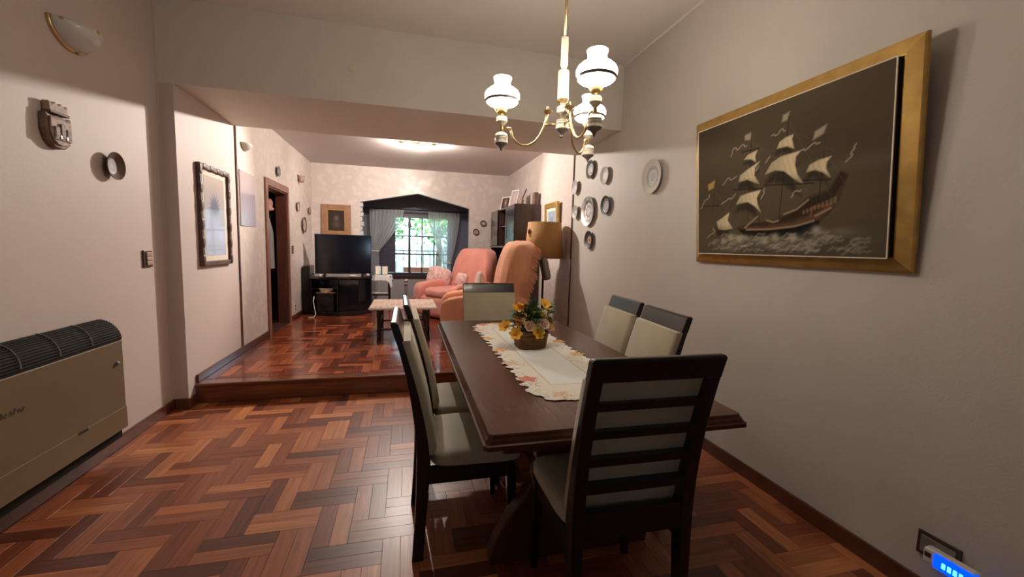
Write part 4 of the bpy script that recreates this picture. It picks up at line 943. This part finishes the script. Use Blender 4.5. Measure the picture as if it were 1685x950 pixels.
for i in range(14):
    t = i / 13; row = []
    for j in range(25):
        a = 2 * PI * j / 24; r = .04 + .05 * min(1, t * 3) + .012 * math.sin(a * 6) * t; row.append((r * math.cos(a), r * .8 * math.sin(a), -t * .78))
    G.append(row)
cb.sheet(G); tag(cb.build('coat', M['coat'], smooth=True, loc=(-1.958, 6.70, 1.74)), 'long pale coat hanging below the pink hat inside the doorway', 'coat')

# small round blank cover on the beam
tag(MB().lathe([(.028, 0), (.028, .004), (.02, .008), (0, .009)], n=20, axis='y').build('cover_disc', M['enamel'], smooth=True, angle=40, loc=(-.43, YB, 2.765)), 'small round pale blank cover high on the front of the beam', 'cover')

# ================================================================== LIVING ROOM CEILING LIGHT
lv = thing('ceiling_spotlight', 'lit three-bulb spotlight bar on the living room ceiling behind the beam', 'ceiling light', (.15, 6.2, ZL))
MB().box(-.30, .30, -.03, .03, -.012, 0).build('bar', M['brass'], lv, bevel=.006)
for k, x in enumerate((-.22, 0, .22)):
    MB().lathe([(.014, -.011), (.026, -.016), (.032, -.026), (.033, -.031)], (x, 0, 0), 18, cap=False).build('spot_cup', M['brass'], lv, smooth=True)
    MB().lathe([(.0, -.013), (.02, -.016), (.026, -.026), (.022, -.036), (.0, -.042)], (x, 0, 0), 16).build('bulb', M['bulb'], lv, smooth=True)
    for kind in ('POINT', 'SPOT'):
        l = bpy.data.lights.new('spot_bulb', kind); l.color = (1.0, .88, .79); l.shadow_soft_size = .025
        o = bpy.data.objects.new('spot_bulb', l); COL.objects.link(o); o.location = (.15 + x, 6.2, ZL - .058)
        if kind == 'POINT': l.energy = LAMP_LIVING
        else:
            aim, wt, cone = SPOTS[k]; l.energy = wt; l.spot_size = math.radians(cone); l.spot_blend = .7
            o.rotation_euler = (Vector(aim) - o.location).to_track_quat('-Z', 'Y').to_euler()

# ================================================================== LIVING ROOM FURNITURE
# television and its cabinet
tvs = thing('tv_cabinet', 'low black lacquered television cabinet with bowed front and open shelves', 'cabinet', (-1.02, 7.62, ZP))
bow = [(-.50, .32), (-.52, -.20), (-.36, -.38), (-.05, -.46), (.25, -.38), (.44, -.14), (.46, .32)]
MB().prism([(a * 1.02, c * 1.02) for a, c in bow], 'z', .60, .64).build('top_board', M['blacklac'], tvs, bevel=.006)
MB().prism(bow, 'z', 0.0, .07).build('plinth', M['blacklac'], tvs, bevel=.006)
MB().box(-.50, .46, .29, .32, .07, .60).build('back_panel', M['blacklac'], tvs)
MB().prism([(-.52, -.20), (-.50, .29), (-.475, .29), (-.495, -.20)], 'z', .07, .60).build('side_panel', M['blacklac'], tvs)
MB().prism([(.46, .29), (.44, -.14), (.415, -.14), (.435, .29)], 'z', .07, .60).build('side_panel', M['blacklac'], tvs)
MB().box(-.08, -.055, -.42, .29, .07, .60).build('divider', M['blacklac'], tvs)
MB().prism([(-.04, -.445), (.25, -.365), (.425, -.13), (.405, -.13), (.24, -.345), (-.04, -.425)], 'z', .08, .59).build('door', M['screen'], tvs)
MB().box(-.47, -.09, -.30, .28, .43, .45).build('shelf', M['blacklac'], tvs)
tag(MB().box(-.02, .02, -.02, .02, 0, .02).lathe([(.0, 0), (.085, .0), (.10, .03), (.12, .055), (.115, .06), (.09, .035), (.0, .02)], n=24).build('bowl', M['whitecushion'], smooth=True, angle=40, loc=(-1.28, 7.36, ZP + .385)), 'small pale bowl standing on the black box in the television cabinet', 'bowl')
sb = thing('subwoofer', 'black loudspeaker box inside the television cabinet under the bowl', 'loudspeaker', (-1.28, 7.36, ZP + .072))
MB().box(-.13, .13, -.13, .16, 0, .30).build('box', M['blackp'], sb, bevel=.008)
MB().box(-.14, .15, -.14, .16, .30, .312).build('lid', M['brass'], sb)
MB().lathe([(.09, 0), (.09, .006), (.075, .012), (.0, .004)], (0, -.13, .15), 24, 'y').build('cone', M['grille'], sb, smooth=True)
tag(MB().tube([(-1.43, 7.16, ZP + .33), (-1.44, 7.14, ZP + .26), (-1.425, 7.13, ZP + .16), (-1.40, 7.10, ZP + .05), (-1.42, 7.07, ZP + .01), (-1.5, 7.05, ZP + .008)], .007, 6).build('cable', M['white'], smooth=True), 'white cable hanging in front of the television cabinet', 'cable')
tv = thing('television', 'large flat black television standing on the black cabinet', 'television', (-1.035, 7.55, ZP + .64), .03)
MB().box(-.445, .445, -.02, .02, .03, .69).build('casing', M['blackp'], tv, bevel=.006)
MB().box(-.437, .437, -.0215, -.018, .042, .682).build('screen', M['screen'], tv)
for s in (-1, 1): MB().box(s * .3 - .02, s * .3 + .02, -.1, .1, 0, .012).box(s * .3 - .015, s * .3 + .015, -.012, .012, .01, .04).build('foot', M['blackp'], tv)
tag(MB().puff((0, 0, .015), (.055, .03, .015), 4, 4).build('trinket', M['white'], smooth=True, loc=(-.86, 7.28, ZP + .641)), 'small white trinket at the middle front of the television cabinet', 'trinket')
tag(MB().lathe([(0, 0), (.018, .002), (.022, .015), (.014, .03), (0, .034)], n=16).build('trinket', M['white'], smooth=True, loc=(-1.36, 7.30, ZP + .641)), 'tiny round white trinket at left on the television cabinet', 'trinket')
tag(MB().lathe([(0, 0), (.025, .002), (.03, .02), (.02, .04), (0, .044)], n=16).build('trinket', M['cushion'], smooth=True, loc=(-.64, 7.48, ZP + .641)), 'tiny pale trinket at right end of the television cabinet', 'trinket')
sp = thing('side_speaker', 'tall black box standing between the television cabinet and the left wall', 'loudspeaker', (-1.605, 7.62, ZP))
MB().box(-.06, .055, -.16, .2, 0, .80).build('box', M['blackp'], sp, bevel=.01)
MB().box(-.05, .045, -.168, -.158, .05, .76).build('front_cloth', M['grille'], sp)
# picture on the far wall
fp = thing('framed_picture', 'dark old portrait in wide honey-brown frame on far wall above television', 'picture', (-1.265, YF, 1.475), ONFAR)
MB().prism([(-.255, 0), (.255, 0), (.255, .585), (-.255, .585)], 'y', -.008, 0).build('backing', M['brownp'], fp)
for x0, x1, z0, z1 in ((-.255, -.155, 0, .585), (.155, .255, 0, .585), (-.155, .155, 0, .09), (-.155, .155, .495, .585)):
    MB().box(x0, x1, -.03, -.008, z0, z1).build('frame_rail', M['lightwood'], fp, bevel=.005)
for x0, x1, z0, z1 in ((-.155, -.14, .09, .495), (.14, .155, .09, .495), (-.14, .14, .09, .105), (-.14, .14, .48, .495)):
    MB().box(x0, x1, -.026, -.008, z0, z1).build('inner_fillet', M['gold'], fp)
ra = Ras(40, 56, (.045, .032, .025), asp=.75); ra.blob(.5, .62, .16, .14, (.20, .15, .12), .8); ra.blob(.5, .3, .3, .2, (.12, .085, .065), .8)
ra.build('portrait', .28, .375, M['painted'], fp, -.14, -.012, .105)
# side table with cloth and photo frames in the bay
st = thing('side_table', 'small dark side table by the bay window under a white cloth', 'table', (-.47, 8.14, ZP))
MB().box(-.19, .19, -.17, .17, .585, .61).build('tabletop', M['black_wood'], st)
for sx in (-1, 1):
    for sy in (-1, 1): MB().tube([(sx * .16, sy * .14, 0), (sx * .15, sy * .13, .59)], .016, 8).build('leg', M['black_wood'], st)
MB().box(-.16, .16, -.14, .14, .24, .26).build('shelf', M['black_wood'], st)
G = []
for i in range(9):
    row = []
    for j in range(49):
        a = 2 * PI * j / 48; ca, sa = math.cos(a), math.sin(a); e = .3
        bx, by = .20 * math.copysign(abs(ca) ** e, ca), .18 * math.copysign(abs(sa) ** e, sa)
        if i < 3: f = (.02, .6, 1.0)[i]; row.append((bx * f, by * f, .614))
        else:
            t = (i - 2) / 6; f = 1 + .08 * t + .05 * t * math.sin(a * 9); drop = (.16 + .07 * math.cos(4 * a + PI)) * t; row.append((bx * f, by * f, .614 - drop))
    G.append(row)
b = MB().sheet(G); o = b.build('table_cloth', M['white'], smooth=True, solid=.002, loc=(-.47, 8.14, ZP)); tag(o, 'white cloth with pointed corners draped over the small side table', 'tablecloth')
for x, y_, a, lb in ((-.515, 8.16, .35, 'left of two small photo frames on the white-clothed side table'), (-.39, 8.06, .1, 'right of two small photo frames on the white-clothed side table')):
    f = thing('photo_frame', lb, 'photo frame', (x, y_, ZP + .617), a, group='photo frames on the side table')
    MB().box(-.055, .055, -.006, .006, 0, .17).build('frame', M['chrome'], f, bevel=.003, rot=(-.18, 0, 0))
    MB().box(-.044, .044, -.0075, -.005, .012, .158).build('photo', M['cream'], f, rot=(-.18, 0, 0))
    MB().prism([(0, .0), (.045, .0), (.012, .09)], 'x', -.004, .004).build('easel_leg', M['blackp'], f)
for k, (x, y_) in enumerate(((-.57, 8.05), (-.47, 8.06), (-.39, 8.055))):
    tag(MB().lathe([(0, -.05), (.018, -.05), (.018, .05), (0, .05)], n=12, axis='x').build('paper_roll', M['cream'], smooth=True, angle=40, loc=(x, y_, ZP + .279), rot=(0, 0, (.2, -.5, .4)[k])), ('leftmost', 'middle', 'rightmost')[k] + ' small pale roll on the lower shelf of the side table', 'roll', 'rolls on the side table shelf')
# slim stand with chrome ball
cs = thing('floor_stand', 'slim grey floor stand with round chrome knob below the bay window', 'stand', (-.01, 7.9, ZP))
MB().lathe([(.11, 0), (.11, .015), (.03, .03), (.024, .05), (.024, .44), (.045, .46), (.045, .475), (.0, .476)], n=20).build('column', M['pewtergrey'], cs, smooth=True, angle=40)
MB().lathe([(.0, .474), (.015, .476), (.018, .49), (.036, .505), (.042, .525), (.036, .55), (.0, .565)], n=20).build('knob', M['chrome'], cs, smooth=True)
# coffee table
ct = thing('coffee_table', 'black coffee table with turned legs under a lace cloth on the platform', 'table', (-.035, 5.62, ZP))
MB().box(-.40, .40, -.40, .40, .395, .42).build('tabletop', M['black_wood'], ct, bevel=.006)
for sx in (-1, 1):
    for sy in (-1, 1):
        MB().lathe([(.0, 0), (.026, .0), (.03, .02), (.022, .05), (.024, .11), (.03, .13), (.024, .15), (.022, .26), (.028, .3), (.028, .395)], (sx * .295, sy * .32, 0), 14).build('leg', M['black_wood'], ct, smooth=True, angle=40)
for sy in (-1, 1): MB().box(-.28, .28, sy * .32 - .012, sy * .32 + .012, .125, .15).build('stretcher', M['black_wood'], ct)
for sx in (-1, 1): MB().box(sx * .295 - .012, sx * .295 + .012, -.3, .3, .20, .225).build('stretcher', M['black_wood'], ct)
n1 = 70; us = np.linspace(-1, 1, n1); U_, V_ = np.meshgrid(us, us)
Xc, Yc = U_ * .415, V_ * .415; edge_r = .030 * np.abs(np.sin(V_ * 14)) * (np.abs(U_) > .95) + .03 * np.abs(np.sin(U_ * 14)) * (np.abs(V_) > .95)
Zc = .4225 - np.maximum(0, np.maximum(np.abs(U_), np.abs(V_)) - .955) * .75 + edge_r * .2
Ccol = np.ones((n1, n1, 3)) * np.array((.62, .50, .42)); mk = (np.sin(U_ * 19 + np.sin(V_ * 11) * 2) * np.sin(V_ * 17 + np.sin(U_ * 13) * 2)); Ccol[mk > .55] = (.38, .20, .15); Ccol[mk < -.6] = (.52, .38, .28); Ccol[np.maximum(np.abs(U_), np.abs(V_)) > .95] = (.68, .60, .54)
G = [[(float(Xc[i, j]), float(Yc[i, j]), float(Zc[i, j])) for j in range(n1)] for i in range(n1)]
tag(MB().sheet(G).build('lace_tablecloth', M['lace'], smooth=True, solid=.002, col=Ccol.reshape(-1, 3), loc=(-.035, 5.62, ZP)), 'patterned cream lace cloth covering the black coffee table', 'tablecloth')
nt_ = thing('nest_table', 'low small table with glossy pale top just beyond the coffee table', 'table', (.10, 6.30, ZP))
MB().box(-.24, .17, -.20, .20, .27, .292).build('tabletop', M['chrome'], nt_, bevel=.004)
for sx in (-1, 1):
    for sy in (-1, 1): MB().tube([(-.035 + sx * .19, sy * .18, 0), (-.035 + sx * .18, sy * .17, .27)], .014, 8).build('leg', M['black_wood'], nt_)

# armchairs (face local +y)
def drape(P, q, amp=.010):
    k = amp * math.sin(P.x * 23 + P.y * 9) * math.sin(P.y * 19 - P.x * 5 + P.z * 4)
    hang = max(0.0, .75 - max(0.0, q.z)) * amp * 1.1          # upright folds on the hanging faces
    fx = hang * math.sin(P.y * 41 + 1.5 * math.sin(P.z * 5)) * abs(q.x) ** 3; fy = hang * math.sin(P.x * 38 + 1.5 * math.sin(P.z * 4)) * abs(q.y) ** 3
    return Vector((P.x + k + fx, P.y + k + fy, P.z + k * .6))
def lean(z, z0, s): return -s * max(0, z - z0)
def armchair(name, label, loc, rot, W_, D_, back_top, rec, cm, bh=.135):
    t = thing(name, label, 'armchair', loc, rot)
    MB().puff((0, 0, .20), (W_ / 2 - .02, D_ / 2 - .03, .185), 7, 12, lambda P, q: drape(P, q, .008)).build('base', cm, t, smooth=True)
    MB().puff((0, .05, .42), (W_ / 2 - .15, D_ / 2 - .08, .085), 4, 10, drape).build('seat_cushion', cm, t, smooth=True)
    for s in (-1, 1):
        def fa(P, q, s=s):
            P = drape(P, q, .010); P.z -= .05 * max(0, q.y) ** 2 * (q.z > 0); P.x += s * .03 * max(0, -q.z) ; return P
        MB().puff((s * (W_ / 2 - .085), .02, .31), (.10, D_ / 2 - .03, .29), 7, 14, fa).build('arm', cm, t, smooth=True)
    def fb_(P, q):
        P = drape(P, q, .008); P.y += lean(P.z, .35, rec); P.x *= 1 - .16 * max(0, q.z) ** 2
        return P
    MB().puff((0, -D_ / 2 + bh + .025, .30 + (back_top - .30) / 2 + .05), (W_ / 2 - .06, bh, (back_top - .25) / 2), 5, 14, fb_).build('backrest', cm, t, smooth=True)
    return t
armchair('armchair', 'salmon pink covered armchair nearest the bay window', (.80, 7.02, ZP), math.radians(126), 1.0, 1.02, 1.085, .26, M['pink'], .16)
a2 = armchair('armchair', 'apricot-covered reclining armchair with its grey back towards the right wall', (.98, 5.30, ZP), math.radians(84), .86, 1.12, 1.17, .20, M['orange'], .215)
for ch in a2.children:
    if ch.name.startswith('backrest'): ch.data.materials[0] = M['greycloth']
# throw over the recliner: shell over the back plus a fringe
W_, D_, bt, rec = .86, 1.12, 1.17, .20
def thr(P, q):
    P = drape(P, q, .016); P.y += lean(P.z, .35, rec); P.x *= 1 - .13 * max(0, q.z) ** 2; return P
b = MB().puff((0, -D_ / 2 + .25, .30 + (bt - .30) / 2 + .055), (W_ / 2 - .035, .24, (bt - .21) / 2), 4, 24, thr)
cutf = lambda p: p[1] - (-D_ / 2 + .14 + lean(p[2], .35, rec)) + .02 * math.sin(p[2] * 17)
keepv = [cutf(p) > 0 for p in b.v]
b.f = [f for f in b.f if all(keepv[i] for i in f)]
mpv = {}; nv = []
for f in b.f:
    for i in f:
        if i not in mpv: mpv[i] = len(nv); nv.append(b.v[i])
b.f = [tuple(mpv[i] for i in f) for f in b.f]; b.v = nv
ec = {}
for f in b.f:
    for k in range(len(f)):
        e = tuple(sorted((f[k], f[(k + 1) % len(f)]))); ec[e] = ec.get(e, 0) + 1
th = thing('throw', 'apricot fringed throw draped over the high back of the recliner', 'throw', (.98, 5.30, ZP), math.radians(84))
b.build('cloth', M['orange'], th, smooth=True, solid=.006)
fg = MB()
for (i, j), c in ec.items():
    if c == 1:
        p0, p1 = Vector(b.v[i]), Vector(b.v[j])
        for t in np.linspace(0, 1, 5)[:-1]:
            p = p0.lerp(p1, t); l = random.uniform(.07, .12)
            if p.z < .35: continue
            q = p + Vector((random.uniform(-.015, .015), -l * .8, -l * .5)); fg.tube([p, p.lerp(q, .5) + Vector((0, 0, .006)), q], .005, 4)
fo = fg.build('fringe', M['orange'], th); fo['kind'] = 'stuff'
def cushion(name, label, loc, rot, h, m_):
    o = MB().puff((0, 0, 0), h, 3.0, 10, lambda P, q: Vector((P.x * (1 + .10 * (abs(q.x * q.z) ** 2)), P.y * (1 - .55 * max(abs(q.x), abs(q.z)) ** 3), P.z * (1 + .10 * (abs(q.x * q.z) ** 2))))).build(name, m_, smooth=True, loc=loc, rot=rot)
    return tag(o, label, 'cushion')
cushion('cushion', 'square floral cushion against the far arm of the pink armchair', (.555, 7.40, ZP + .64), (-.15, .25, math.radians(-10)), (.21, .08, .18), M['cushion'])
cushion('cushion', 'small pale cushion standing against the back of the pink armchair', (.90, 6.98, ZP + .62), (-.1, .2, math.radians(-35)), (.11, .06, .12), M['cushion'])
cushion('cushion', 'pale cushion leaning against the recliner back in front of the throw', (.93, 5.35, ZP + .68), (0, .35, math.radians(80)), (.20, .07, .17), M['whitecushion'])
# grey headrest flap on the recliner's rear corner
o = MB().puff((0, 0, 0), (.13, .035, .14), 5, 6).build('headrest_flap', M['greycloth'], a2, smooth=True, loc=(-.27, -.735, .93), rot=(-.2, .12, 0))

# floor lamp
lp_ = thing('floor_lamp', 'tall floor lamp with mustard drum shade behind the recliner', 'lamp', (1.725, 5.15, ZP))
MB().lathe([(.0, 0), (.15, 0), (.15, .02), (.05, .04), (.02, .06), (.014, .08), (.014, 1.15), (.02, 1.17), (.02, 1.21), (.0, 1.215)], n=24).build('stand', M['black_wood'], lp_, smooth=True, angle=40)
MB().lathe([(.252, 1.062), (.212, 1.52)], n=48, cap=False).build('shade', M['lampshade'], lp_, smooth=True, solid=.003)
MB().lathe([(.254, 1.060), (.255, 1.068), (.252, 1.068)], n=48, cap=False).build('shade_trim', M['lampshade'], lp_)
for k in range(3):
    a = k * 2 * PI / 3; MB().tube([(0, 0, 1.20), (.212 * math.cos(a), .212 * math.sin(a), 1.50)], .003, 5).build('shade_spider', M['brass'], lp_)
on_ = thing('hanging_ornament', 'little red and white ornament hanging on the left edge of the lampshade', 'ornament', (1.497, 5.09, ZP + 1.40))
MB().puff((0, 0, 0), (.012, .015, .035), 2.5, 4).build('tassel', M['red'], on_, smooth=True)
MB().puff((-.006, -.004, -.045), (.011, .012, .012), 2, 4).build('bead', M['whitep'], on_, smooth=True)
MB().puff((-.006, -.004, .018), (.009, .012, .010), 2, 4).build('bead', M['whitep'], on_, smooth=True)
# tall cabinet on the right wall
KX, KY0, KY1, KZ = 1.60, 6.16, 8.02, 1.855
kb = thing('wall_unit', 'tall dark brown wall cabinet with doors and open niche along right wall', 'cabinet', (XR, (KY0 + KY1) / 2, ZP), ONRIGHT)
KW = (KY1 - KY0) / 2; KD = -(XR - KX)       # local x = -y, front at y = KD
MB().box(KW - .025, KW, KD, -.004, 0, KZ).build('side_panel', M['darkbrown'], kb)
MB().box(-KW, -KW + .025, KD, -.004, 0, KZ).build('side_panel', M['darkbrown'], kb)
MB().box(-KW + .025, KW - .025, KD, -.004, KZ - .025, KZ).build('top_panel', M['darkbrown'], kb)
MB().box(-KW + .025, KW - .025, -.02, -.004, 0, KZ - .025).build('back_panel', M['darkbrown'], kb)
MB().box(-KW + .025, KW - .025, KD - .04, -.02, 1.185, 1.215).build('ledge', M['blacklac'], kb)
MB().box(-KW + .025, KW - .025, KD + .02, -.02, .62, .65).build('counter', M['darkbrown'], kb)
for x in (-.28, .30): MB().box(x - .012, x + .012, KD + .005, -.02, 1.215, KZ - .025).build('divider', M['darkbrown'], kb)
MB().box(-.268, .288, KD + .03, -.02, 1.545, 1.557).build('shelf', M['chrome'], kb)
for x0, x1 in ((-KW + .027, -.294), (.314, KW - .027)):
    dr = MB().box(x0, x1, KD - .018, KD, 1.222, KZ - .004).build('door', M['blacklac'], kb, bevel=.004)
    MB().box(x0 + .06, x0 + .11, KD - .022, KD - .017, 1.33, KZ - .12).build('door_inlay', M['darkbrown'], dr)
    MB().tube([(x1 - .05, KD - .032, 1.40), (x1 - .05, KD - .032, 1.55)], .006, 8).build('handle', M['brass'], dr)
for k in range(4):
    x0 = -KW + .03 + k * (2 * KW - .06) / 4; x1 = x0 + (2 * KW - .06) / 4 - .006
    dr = MB().box(x0, x1, KD - .018, KD, .06, .615).build('door', M['blacklac'], kb, bevel=.004)
    MB().puff(((x0 + x1) / 2, KD - .03, .5), (.012, .012, .012), 2, 3).build('knob', M['brass'], dr, smooth=True)
fig = [(0.0, 0), (.028, 0), (.03, .015), (.014, .03), (.026, .06), (.03, .09), (.014, .12), (.02, .14), (.014, .16), (0, .165)]
for k, (yy, zz_, s, mm, lb) in enumerate(((6.86, 1.557, .9, 'cream', 'cream figurine on the glass shelf of the wall cabinet niche'), (6.98, 1.557, .6, 'carved_hi', 'small brown figurine on the glass shelf of the wall cabinet niche'), (6.90, 1.216, .9, 'cushion', 'pinkish figurine on the ledge of the wall cabinet niche'))):
    o = MB().lathe([(r * s, z * s) for r, z in fig], n=16).build('figurine', M[mm], smooth=True, loc=(1.67, yy, ZP + zz_)); tag(o, lb, 'figurine', 'figurines in the wall cabinet')
def photo(label, loc, rz, w_, h_, fm, cols, tilt=-.22):
    f = thing('photo_frame', label, 'photo frame', loc, rz, group='photo frames on the wall cabinet')
    for x0, x1, z0, z1 in ((-w_, -w_ + .022, 0, h_), (w_ - .022, w_, 0, h_), (-w_ + .022, w_ - .022, 0, .022), (-w_ + .022, w_ - .022, h_ - .022, h_)):
        MB().box(x0, x1, -.01, .008, z0, z1).build('frame_rail', fm, f, bevel=.003, rot=(tilt, 0, 0))
    r = Ras(24, 30, cols[0], .8); r.blob(.5, .55, .18, .4, cols[1], .9); o = r.build('photo', 2 * w_ - .044, h_ - .044, M['painted_glass'], f, -w_ + .022, 0, .022); o.rotation_euler = (tilt, 0, 0)
    MB().box(-w_ + .01, w_ - .01, .003, .007, .01, h_ - .01).build('backing', M['brownp'], f, rot=(tilt, 0, 0))
    MB().prism([(0.01, 0), (h_ * .42, 0), (h_ * .16, h_ * .6)], 'x', -.004, .004).build('easel_leg', M['brownp'], f)
photo('square photo frame with dark photo on top of the wall cabinet', (1.68, 7.30, ZP + KZ + .002), -1.15, .125, .235, M['cream'], ((.03, .02, .02), (.45, .30, .24)))
photo('white upright photo frame right of the dark photo on wall cabinet', (1.70, 6.78, ZP + KZ + .002), -1.25, .11, .29, M['white'], ((.40, .30, .30), (.6, .5, .5)))
tag(MB().tube([(1.74, 6.62, ZP + KZ + .015), (1.78, 6.50, ZP + KZ + .10), (1.83, 6.42, ZP + KZ + .26)], [.012, .013, .010], 8).build('carved_stick', M['carved'], smooth=True), 'slanting brown carved stick leaning on top of the wall cabinet', 'stick')
o = MB().lathe([(0, 0), (.04, 0), (.05, .02), (.03, .05), (.045, .08), (.02, .11), (0, .115)], n=16).build('carved_figure', M['carved_hi'], smooth=True, loc=(1.76, 6.45, ZP + KZ)); tag(o, 'small rounded brown figure beside the slanting stick on the wall cabinet', 'figurine')
tag(MB().box(-.03, .03, -.06, .06, 0, .19).build('wooden_box', M['carved'], bevel=.004, loc=(1.93, 6.26, ZP + KZ + .001)), 'upright dull brown box at the wall end of the cabinet top', 'box')
# picture on the right wall behind the lamp
fp = thing('framed_picture', 'gold-framed harbour scene on right wall behind the floor lamp', 'picture', (XR, 5.56, 1.42), ONRIGHT, rotx=.05)
for x0, x1, z0, z1 in ((-.27, -.20, 0, .57), (.20, .27, 0, .57), (-.20, .20, 0, .07), (-.20, .20, .50, .57)):
    MB().box(x0, x1, -.035, -.004, z0, z1).build('frame_rail', M['gold'], fp, bevel=.004)
MB().box(-.21, .21, -.022, -.004, .06, .51).build('mat_board', M['cream'], fp)
ra = Ras(50, 50, (.35, .42, .52), 1); ra.blob(.5, .15, .7, .2, (.30, .22, .14), .9)
for u_ in (.3, .5, .65): ra.line([(u_, .2), (u_, .75)], .02, (.08, .06, .08), .03, .8); ra.poly([(u_ - .02, .7), (u_ - .12, .35), (u_ - .02, .3)], (.12, .10, .14), .03, .7)
ra.build('print', .30, .34, M['painted_glass'], fp, -.15, -.0235, .115)

# ================================================================== CURTAINS AND WINDOW ORNAMENTS
def curtain(label, xt0, xt1, zt, xk, zk, zb, xb0, xb1, y):
    t = thing('curtain', label, 'curtain', (0, y, 0), group='sheer tied-back curtains')
    G = []; n = 60
    for i in range(40):
        v = i / 39; z = zt + (zb - zt) * v
        vk = (zt - zk) / (zt - zb)
        if v < vk: k = (v / vk) ** 1.5; a = xt0 + (xk[0] - xt0) * k; c = xt1 + (xk[1] - xt1) * k
        else: k = (v - vk) / (1 - vk); a = xk[0] + (xb0 - xk[0]) * k; c = xk[1] + (xb1 - xk[1]) * k
        G.append([(a + (c - a) * j / (n - 1), .022 * math.sin(j / (n - 1) * 2 * PI * 9) + .006 * math.sin(j * .7 + v * 5), z) for j in range(n)])
    MB().sheet(G).build('cloth', M['sheer'], t, smooth=True)
    MB().tube([(xk[0] - .01, -.035, zk), ((xk[0] + xk[1]) / 2, -.045, zk + .005), (xk[1] + .01, -.035, zk)], .012, 8).build('tie_back', M['whitep'], t, smooth=True)
curtain('left sheer curtain tied back beside the dark shutter', -.74, -.05, 2.08, (-.72, -.56), 1.21, .35, -.72, -.55, 9.12)
curtain('right sheer curtain tied back in front of the bright panes', .44, 1.12, 2.06, (.76, .94), .98, .35, .76, .93, 9.12)
rod = thing('curtain_rod', 'dark horizontal curtain rod above the bay window', 'curtain rod', (0, 9.12, 2.09))
MB().tube([(-.85, 0, 0), (1.22, 0, 0)], .012, 8).build('rod', M['winwood'], rod)
for x in (-.85, 1.22): MB().puff((x, 0, 0), (.025, .025, .025), 2, 4).build('finial', M['winwood'], rod, smooth=True)
for x in (-.79, 1.16): MB().tube([(x, 0, 0), (x, .23, 0)], .008, 6).build('bracket', M['winwood'], rod)
for (x, z, r, lb) in ((.06, 1.79, .085, 'large sun-shaped ornament hanging on the window mullion'), (.23, 1.385, .035, 'left small sun-shaped ornament on the middle window panes'), (.42, 1.36, .03, 'right small sun-shaped ornament on the middle window panes')):
    s_ = thing('window_ornament', lb, 'ornament', (x, BY - .012, z))
    MB().lathe([(.0, .0), (r * .45, 0), (r * .45, .008), (0, .01)], n=20, axis='y').build('disc', M['carved'], s_)
    for k in range(12):
        a = 2 * PI * k / 12; MB().prism([(r * .5 * math.cos(a - .16), r * .5 * math.sin(a - .16)), (r * math.cos(a), r * math.sin(a)), (r * .5 * math.cos(a + .16), r * .5 * math.sin(a + .16))], 'y', -.006, 0).build('ray', M['carved'], s_)

# ================================================================== GARDEN SEEN THROUGH THE BAY WINDOW
struct(MB().box(-12, 14, BY + T + .01, 26, -.3, .05).build('ground_garden', M['grass']))
struct(MB().box(-10, 12, 15.0, 15.2, 0.05, 1.35).build('wall_garden', M['gardenwall']))
fg_ = thing('garden_fence', 'dark iron garden railing outside the bay window', 'fence', (0, 11.0, .05))
for z in (.35, 1.08, 1.16): MB().box(-1.5, 2.2, -.01, .01, z - .012, z + .012).build('rail', M['winwood'], fg_)
for k in range(22): MB().box(-1.45 + k * .17 - .007, -1.45 + k * .17 + .007, -.007, .007, 0, 1.16).build('bar', M['winwood'], fg_)
def tree(label, loc, r, h_, seed):
    t = thing('garden_tree', label, 'tree', loc, group='trees in the garden'); g = random.Random(seed)
    MB().tube([(0, 0, 0), (.05, 0, h_ * .4), (0, .05, h_ * .75)], [.12, .09, .04], 8).build('trunk', M['bark'], t)
    V, F = [], []
    for k in range(800):
        a = g.uniform(0, 2 * PI); u = g.uniform(-1, 1); rr = r * g.random() ** .4; s = math.sqrt(1 - u * u)
        c = Vector((rr * s * math.cos(a), rr * s * math.sin(a), h_ * .75 + rr * u * .9)); e = Euler((g.uniform(0, 6), g.uniform(0, 6), g.uniform(0, 6))).to_matrix()
        l = g.uniform(.07, .13); i = len(V)
        for q in ((0, -l, 0), (l * .45, 0, 0), (0, l, 0), (-l * .45, 0, 0)): V.append(tuple(c + e @ Vector(q)))
        F.append((i, i + 1, i + 2, i + 3))
    b_ = MB(); b_.v = V; b_.f = F; o = b_.build('crown', M['garden'], t); o['kind'] = 'stuff'
tree('leafy garden tree seen through the left window panes', (-1.0, 13.7, .05), 1.0, 2.6, 1)
tree('leafy garden tree seen through the middle window panes', (1.0, 14.0, .05), 1.0, 2.9, 2)
tree('leafy garden tree seen through the right window panes', (3.1, 13.2, .05), .9, 2.3, 3)
pl_ = thing('planter', 'terracotta planter trough outside below the window panes', 'planter', (.28, 10.2, .05))
MB().box(-.35, .35, -.12, .12, .52, .78).build('trough', M['terracotta'], pl_, bevel=.01)
for s in (-1, 1): MB().box(s * .28 - .03, s * .28 + .03, -.1, .1, 0, .52).build('foot', M['terracotta'], pl_)
